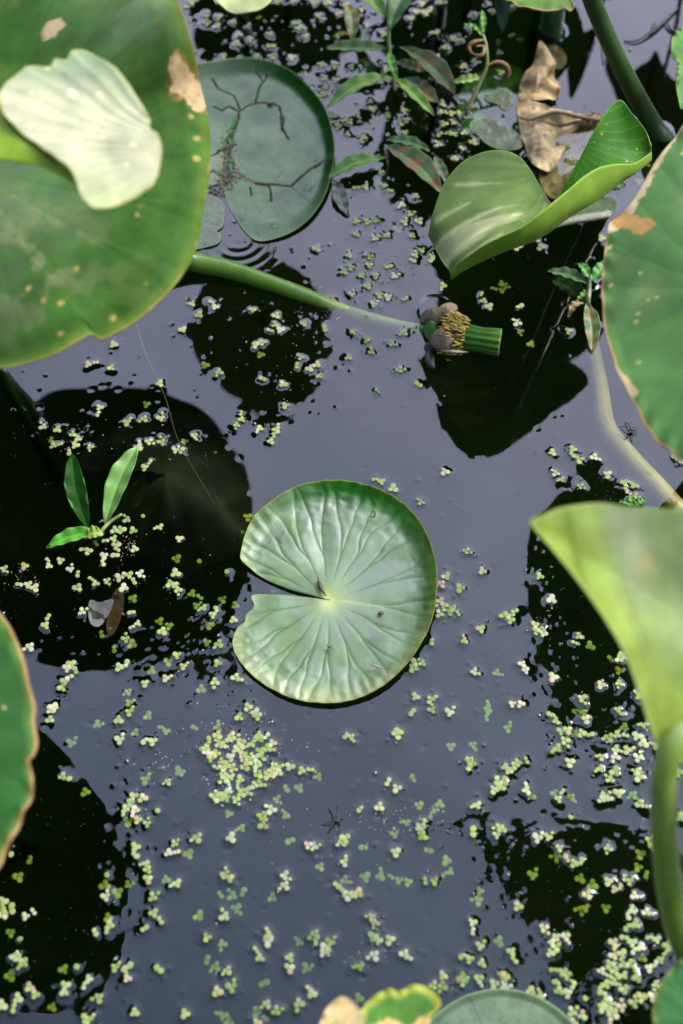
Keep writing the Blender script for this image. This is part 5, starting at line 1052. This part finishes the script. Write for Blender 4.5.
# ------------------------------------------------------------------ duckweed plants
PLACES = [  # (px, py, words, short group phrase)
 (205, 25, 'in the dark strip above the cracked pad'), (255, 45, 'in the dark strip above the cracked pad'), (315, 20, 'by the top edge, right of the pale leaf tip'),
 (330, 75, 'along the upper right rim of the cracked pad'), (335, 110, 'along the upper right rim of the cracked pad'), (355, 60, 'around the pointed leaves of the top weed'),
 (420, 20, 'between the top weed and the withered shoot'), (445, 40, 'between the top weed and the withered shoot'), (500, 25, 'between the withered shoot and the dead leaf'), (500, 60, 'between the withered shoot and the dead leaf'),
 (370, 112, 'under the lower leaves of the top weed'), (400, 120, 'under the lower leaves of the top weed'), (450, 118, 'between top weed and the scrap of pad'),
 (365, 185, 'between the cracked pad and the folded leaf'), (400, 215, 'close to the left lobe of the folded leaf'), (415, 225, 'close to the left lobe of the folded leaf'), (365, 235, 'between the cracked pad and the folded leaf'),
 (375, 275, 'right of the floating stalk, above the spent flower'), (385, 295, 'right of the floating stalk, above the spent flower'), (385, 345, 'left of the spent flower, below the stalk'), (360, 340, 'left of the spent flower, below the stalk'),
 (480, 300, 'in the black reflection right of the spent flower'), (540, 320, 'in the black reflection right of the spent flower'), (540, 240, 'below the folded leaf'), (610, 180, 'between folded leaf and right-edge leaf'), (570, 150, 'on the sunken part of the dead leaf'),
 (215, 310, 'in the dark reflection under the floating stalk'), (270, 330, 'in the dark reflection under the floating stalk'), (310, 365, 'in the dark reflection under the floating stalk'),
 (250, 420, 'just below the stalk reflection'), (275, 430, 'just below the stalk reflection'), (100, 365, 'just under the big spotted leaf'), (50, 435, 'in the leftmost cluster above the three-leaved sprout'), (82, 440, 'in the middle cluster above the three-leaved sprout'), (125, 425, 'upper right of the three-leaved sprout'), (150, 440, 'right of the three-leaved sprout tip'), (190, 440, 'above the three-leaved sprout'),
 (380, 490, 'just above the middle pad'), (420, 495, 'just above the middle pad'), (440, 475, 'just above the middle pad'), (580, 465, 'between the sunken tan stalk and the upright leaf'), (630, 490, 'between the sunken tan stalk and the upright leaf'), (678, 458, 'under the right-edge leaf'),
 (25, 575, 'at the left end of the sprout reflection'), (110, 540, 'crowded round the foot of the three-leaved sprout'), (130, 520, 'crowded round the foot of the three-leaved sprout'), (100, 575, 'below the three-leaved sprout'), (135, 580, 'below the three-leaved sprout'), (180, 590, 'between the sprout and the middle pad'), (210, 610, 'between the sprout and the middle pad'),
 (135, 640, 'below the curled grey petal'), (50, 630, 'beside the left-edge leaf'), (68, 670, 'beside the left-edge leaf'), (50, 715, 'beside the left-edge leaf'), (175, 670, 'lower left of the middle pad'), (215, 680, 'lower left of the middle pad'), (255, 715, 'between the middle pad and the raft'),
 (130, 710, 'left of the duckweed raft'), (160, 735, 'left of the duckweed raft'), (135, 805, 'in the small clump left of the raft'), (165, 785, 'in the small clump left of the raft'), (212, 745, 'at the top left end of the pale raft'), (235, 742, 'at the top middle of the pale raft'), (262, 740, 'at the top right end of the pale raft'), (220, 765, 'on the left flank of the pale raft'), (240, 765, 'in the heart of the pale raft'), (258, 755, 'on the right flank of the pale raft'), (228, 782, 'in the lower middle of the pale raft'), (218, 800, 'at the bottom left foot of the pale raft'), (245, 797, 'at the bottom right foot of the pale raft'), (277, 770, 'on the short right arm of the pale raft'),
 (308, 772, 'right of the raft'), (270, 815, 'below the raft'), (450, 600, 'at the right rim of the middle pad'), (480, 560, 'right of the middle pad, on open water'), (440, 590, 'at the right rim of the middle pad'), (425, 660, 'under the lower right rim of the middle pad'), (475, 635, 'right of the middle pad, on open water'), (520, 620, 'left of the dark reflection of the right-edge leaf'),
 (545, 600, 'at the left border of the right reflection'), (545, 635, 'at the left border of the right reflection'), (525, 668, 'in the big rosette patch right of the pad'), (580, 640, 'in the dark reflection beside the upright leaf'), (615, 670, 'in the dark reflection beside the upright leaf'), (430, 705, 'below the right side of the middle pad'), (515, 705, 'in the second rosette patch right of the pad'),
 (565, 735, 'left part of the crowd by the curved stalk'), (620, 740, 'crowd by the curved stalk'), (640, 740, 'crowd by the curved stalk'), (610, 770, 'lower crowd by the curved stalk'), (640, 775, 'lower crowd by the curved stalk'), (610, 800, 'above the bottom right reflection'), (560, 798, 'above the bottom right reflection'), (640, 805, 'above the bottom right reflection'),
 (475, 750, 'on open water below the pad, right side'), (510, 775, 'on open water below the pad, right side'), (400, 785, 'on open water below the pad'), (430, 815, 'by the bits of pond scum below the pad'), (350, 740, 'on open water below the pad'),
 (75, 735, 'at the top of the left-edge leaf reflection'), (63, 778, 'inside the left-edge leaf reflection'), (15, 905, 'inside the left-edge leaf reflection, far left'), (30, 915, 'inside the left-edge leaf reflection, far left'), (20, 960, 'inside the left-edge leaf reflection, far left'), (25, 1000, 'at the bottom left corner'), (105, 895, 'on the right border of the left-edge leaf reflection'), (110, 930, 'on the right border of the left-edge leaf reflection'), (75, 985, 'at the bottom of the left-edge leaf reflection'), (95, 1000, 'at the bottom of the left-edge leaf reflection'),
 (145, 870, 'right of the left-edge leaf reflection'), (155, 915, 'right of the left-edge leaf reflection'), (120, 970, 'right of the left-edge leaf reflection'), (175, 850, 'in the column below the small clump'), (230, 875, 'on open water at lower left of centre'), (225, 920, 'on open water at lower left of centre'), (285, 880, 'in the pair of rosettes on the lower middle water'), (315, 845, 'pinkish group below the water strider'), (345, 870, 'below the water strider'),
 (265, 945, 'near the bottom, left of the yellowing leaf'), (230, 975, 'near the bottom, left of the yellowing leaf'), (270, 1005, 'near the bottom, left of the yellowing leaf'), (290, 965, 'near the bottom, left of the yellowing leaf'), (325, 945, 'near the bottom, above the yellowing leaf'), (310, 1000, 'near the bottom, above the yellowing leaf'), (370, 920, 'above the yellowing leaf'), (380, 950, 'above the yellowing leaf'),
 (430, 880, 'on open water above the bottom pad'), (500, 835, 'at the tip of the bottom right reflection'), (470, 925, 'on open water above the bottom pad'), (480, 950, 'on open water above the bottom pad'), (440, 980, 'along the top rim of the bottom pad'), (465, 980, 'along the top rim of the bottom pad'), (500, 978, 'along the top rim of the bottom pad'),
 (540, 840, 'in the upper part of the bottom right reflection'), (575, 860, 'in the upper part of the bottom right reflection'), (580, 905, 'in the middle of the bottom right reflection'), (610, 850, 'in the upper part of the bottom right reflection'), (625, 890, 'beside the curved stalk in the reflection'), (630, 920, 'beside the curved stalk in the reflection'), (650, 840, 'touching the curved stalk'),
 (555, 940, 'right above the bottom pad'), (560, 985, 'at the right end of the bottom pad'), (570, 1010, 'at the right end of the bottom pad'), (605, 970, 'in the upper left of the bottom right drift'), (628, 960, 'in the upper right of the bottom right drift'), (610, 1008, 'at the foot of the bottom right drift'), (655, 950, 'left of the corner leaf'), (650, 990, 'left of the corner leaf'),
]
meshes = {}
def duck_mesh(n, var, fl):
    key = (n, var, fl)
    if key not in meshes:
        v, f, c = shapes[n][var][1]
        me = bpy.data.meshes.new('duckweed'); me.from_pydata(v, [], f); me.update()
        me.polygons.foreach_set('use_smooth', np.ones(len(me.polygons), dtype=bool))
        c = np.array(c)
        if fl == 2: c = c * np.array((1.08, .88, 1.02))
        set_col(me, c); me.materials.append(M_ducksub if fl == 1 else M_duck); meshes[key] = me
    return meshes[key]
vis = [d for d in placed]
# the nearest and largest 300 floating plants are objects of their own
order = sorted(range(len(vis)), key=lambda i: -((vis[i][2] + (-3 if vis[i][3] == 1 else 0)) * (vis[i][7] ** 2)))
single = set(order[:300])
words = {1: 'single-frond', 2: 'two-frond', 3: 'three-frond', 4: 'four-frond', 5: 'five-frond', 6: 'six-frond'}
rest = ([], [], [], [])
made = {}
for i, (px, py, n, fl, p, var, rot, sc) in enumerate(vis):
    if i in single:
        o = bpy.data.objects.new('duckweed', duck_mesh(n, var, fl)); C.objects.link(o)
        o.location = (p[0], p[1], p[2]); o.rotation_euler = (rn.uniform(-.04, .04), rn.uniform(-.04, .04), rot); o.scale = (sc,) * 3
        pl_ = min(PLACES, key=lambda q: (q[0] - px) ** 2 + (q[1] - py) ** 2)[2]
        tone = {0: 'pale', 1: 'sunken green', 2: 'pinkish'}[fl]
        tag(o, f'{tone} {words[n]} duckweed {pl_}', 'duckweed', 'duckweed ' + pl_)
        made.setdefault(o['label'], []).append((px, py, o))
    else:
        v, f, c = shapes[n][var][1]; k = (2 if fl == 1 else 0); Vv, Ff, Cc = rest[0 if k == 0 else 1], None, None
        rest[0 if k == 0 else 1].append((v, f, c, p, rot, sc))
for lab, lst in made.items():
    if len(lst) < 2: continue
    left = sorted(lst, key=lambda t: t[0])
    if len(lst) == 2:
        if abs(lst[0][0] - lst[1][0]) > abs(lst[0][1] - lst[1][1]): names = [(left[0], 'left'), (left[1], 'right')]
        else:
            v_ = sorted(lst, key=lambda t: t[1]); names = [(v_[0], 'upper'), (v_[1], 'lower')]
        for t, w in names: t[2]['label'] = w + ' ' + lab
        continue
    pool = list(lst)
    for w, key in (('leftmost', lambda t: t[0]), ('rightmost', lambda t: -t[0]), ('topmost', lambda t: t[1]), ('lowest', lambda t: -t[1])):
        t = min(lst, key=key)
        if t in pool: pool.remove(t); t[2]['label'] = w + ' ' + lab
    for t in pool: t[2]['label'] = ('middle ' if len(pool) == 1 else 'inner ') + lab
for items, mat, lab in ((rest[0], M_duck, 'smallest floating duckweed fronds scattered over the pond'), (rest[1], M_ducksub, 'sunken olive duckweed fronds hanging just under the surface')):
    vv, ff, c2 = [], [], []
    for (v, f, c, p, rot, sc) in items:
        b_ = len(vv); cr, sr = math.cos(rot), math.sin(rot); tn = rn.uniform(.85, 1.15); wm = rn.uniform(.85, 1.12)
        vv += [(p[0] + sc * (x * cr - y * sr), p[1] + sc * (x * sr + y * cr), p[2] + sc * z) for x, y, z in v]
        ff += [tuple(q + b_ for q in t) for t in f]; c2 += [(a * tn * wm, b * tn, g * tn) for a, b, g in c]
    me = bpy.data.meshes.new('duckweed_scatter'); me.from_pydata(vv, [], ff); me.update()
    me.polygons.foreach_set('use_smooth', np.ones(len(me.polygons), dtype=bool)); set_col(me, np.array(c2))
    tag(link('duckweed_scatter' if mat is M_duck else 'sunken_duckweed', me, mat), lab, 'duckweed', kind='stuff')

# ------------------------------------------------------------------ floating specks and pond scum
T = Tubes()
r7 = random.Random(12)
for (x, y, r) in specks:
    if r7.random() < .22:
        z = surf(x, y); c = r7.choice([(.02, .018, .012), (.02, .018, .012), (.30, .30, .22), (.16, .13, .08), (.4, .38, .34)])
        T.blob((x, y, z + .0001), (r * r7.uniform(.4, .9), r * r7.uniform(.25, .6), .0002), 6, 4, c, r7.random() * 3, .3, 1)
for (cx, cy, sx, sy, cnt, cls) in [(245, 748, 30, 22, 160, 'p'), (410, 820, 22, 9, 60, 'p'), (126, 545, 10, 8, 60, 'b'), (20, 578, 9, 7, 40, 'b'), (160, 768, 10, 8, 30, 'p'), (315, 318, 14, 14, 60, 'w'), (610, 480, 10, 10, 50, 'd'), (355, 830, 30, 20, 40, 'p'), (365, 955, 16, 6, 30, 'p'), (545, 620, 5, 10, 20, 'b'), (85, 432, 8, 6, 30, 'b'), (300, 345, 30, 30, 50, 'w'), (430, 105, 20, 15, 60, 'b')]:
    for k in range(cnt):
        q = P(r7.gauss(cx, sx), r7.gauss(cy, sy)); z = surf(q[0], q[1])
        c = {'p': [(.22, .20, .17), (.28, .2, .16), (.18, .17, .15)], 'b': [(.14, .09, .05), (.22, .16, .1), (.06, .05, .03)], 'w': [(.3, .3, .3), (.2, .2, .2), (.05, .05, .04)], 'd': [(.015, .015, .01), (.03, .03, .02)]}[cls]
        rr_ = r7.uniform(.0003, .0010); T.blob((q[0], q[1], z - .0001), (rr_, rr_ * r7.uniform(.3, .8), .00025), 6, 4, r7.choice(c), r7.random() * 3, .4, k)
for k in range(1500):
    q = P(r7.uniform(-5, 690), r7.uniform(250, 1030)); z = surf(q[0], q[1]); rr_ = r7.uniform(.00014, .00036)
    T.blob((q[0], q[1], z), (rr_, rr_ * .7, .0001), 5, 3, r7.choice([(.10, .10, .10), (.16, .15, .13), (.04, .04, .035), (.22, .21, .2)]), r7.random() * 3, .3, k)
tag(T.build('pond_scum', M_dry), 'fine dark and pale specks of scum floating on the pond', 'scum', kind='stuff')
print('ducks', len(ducks), 'specks', len(specks))
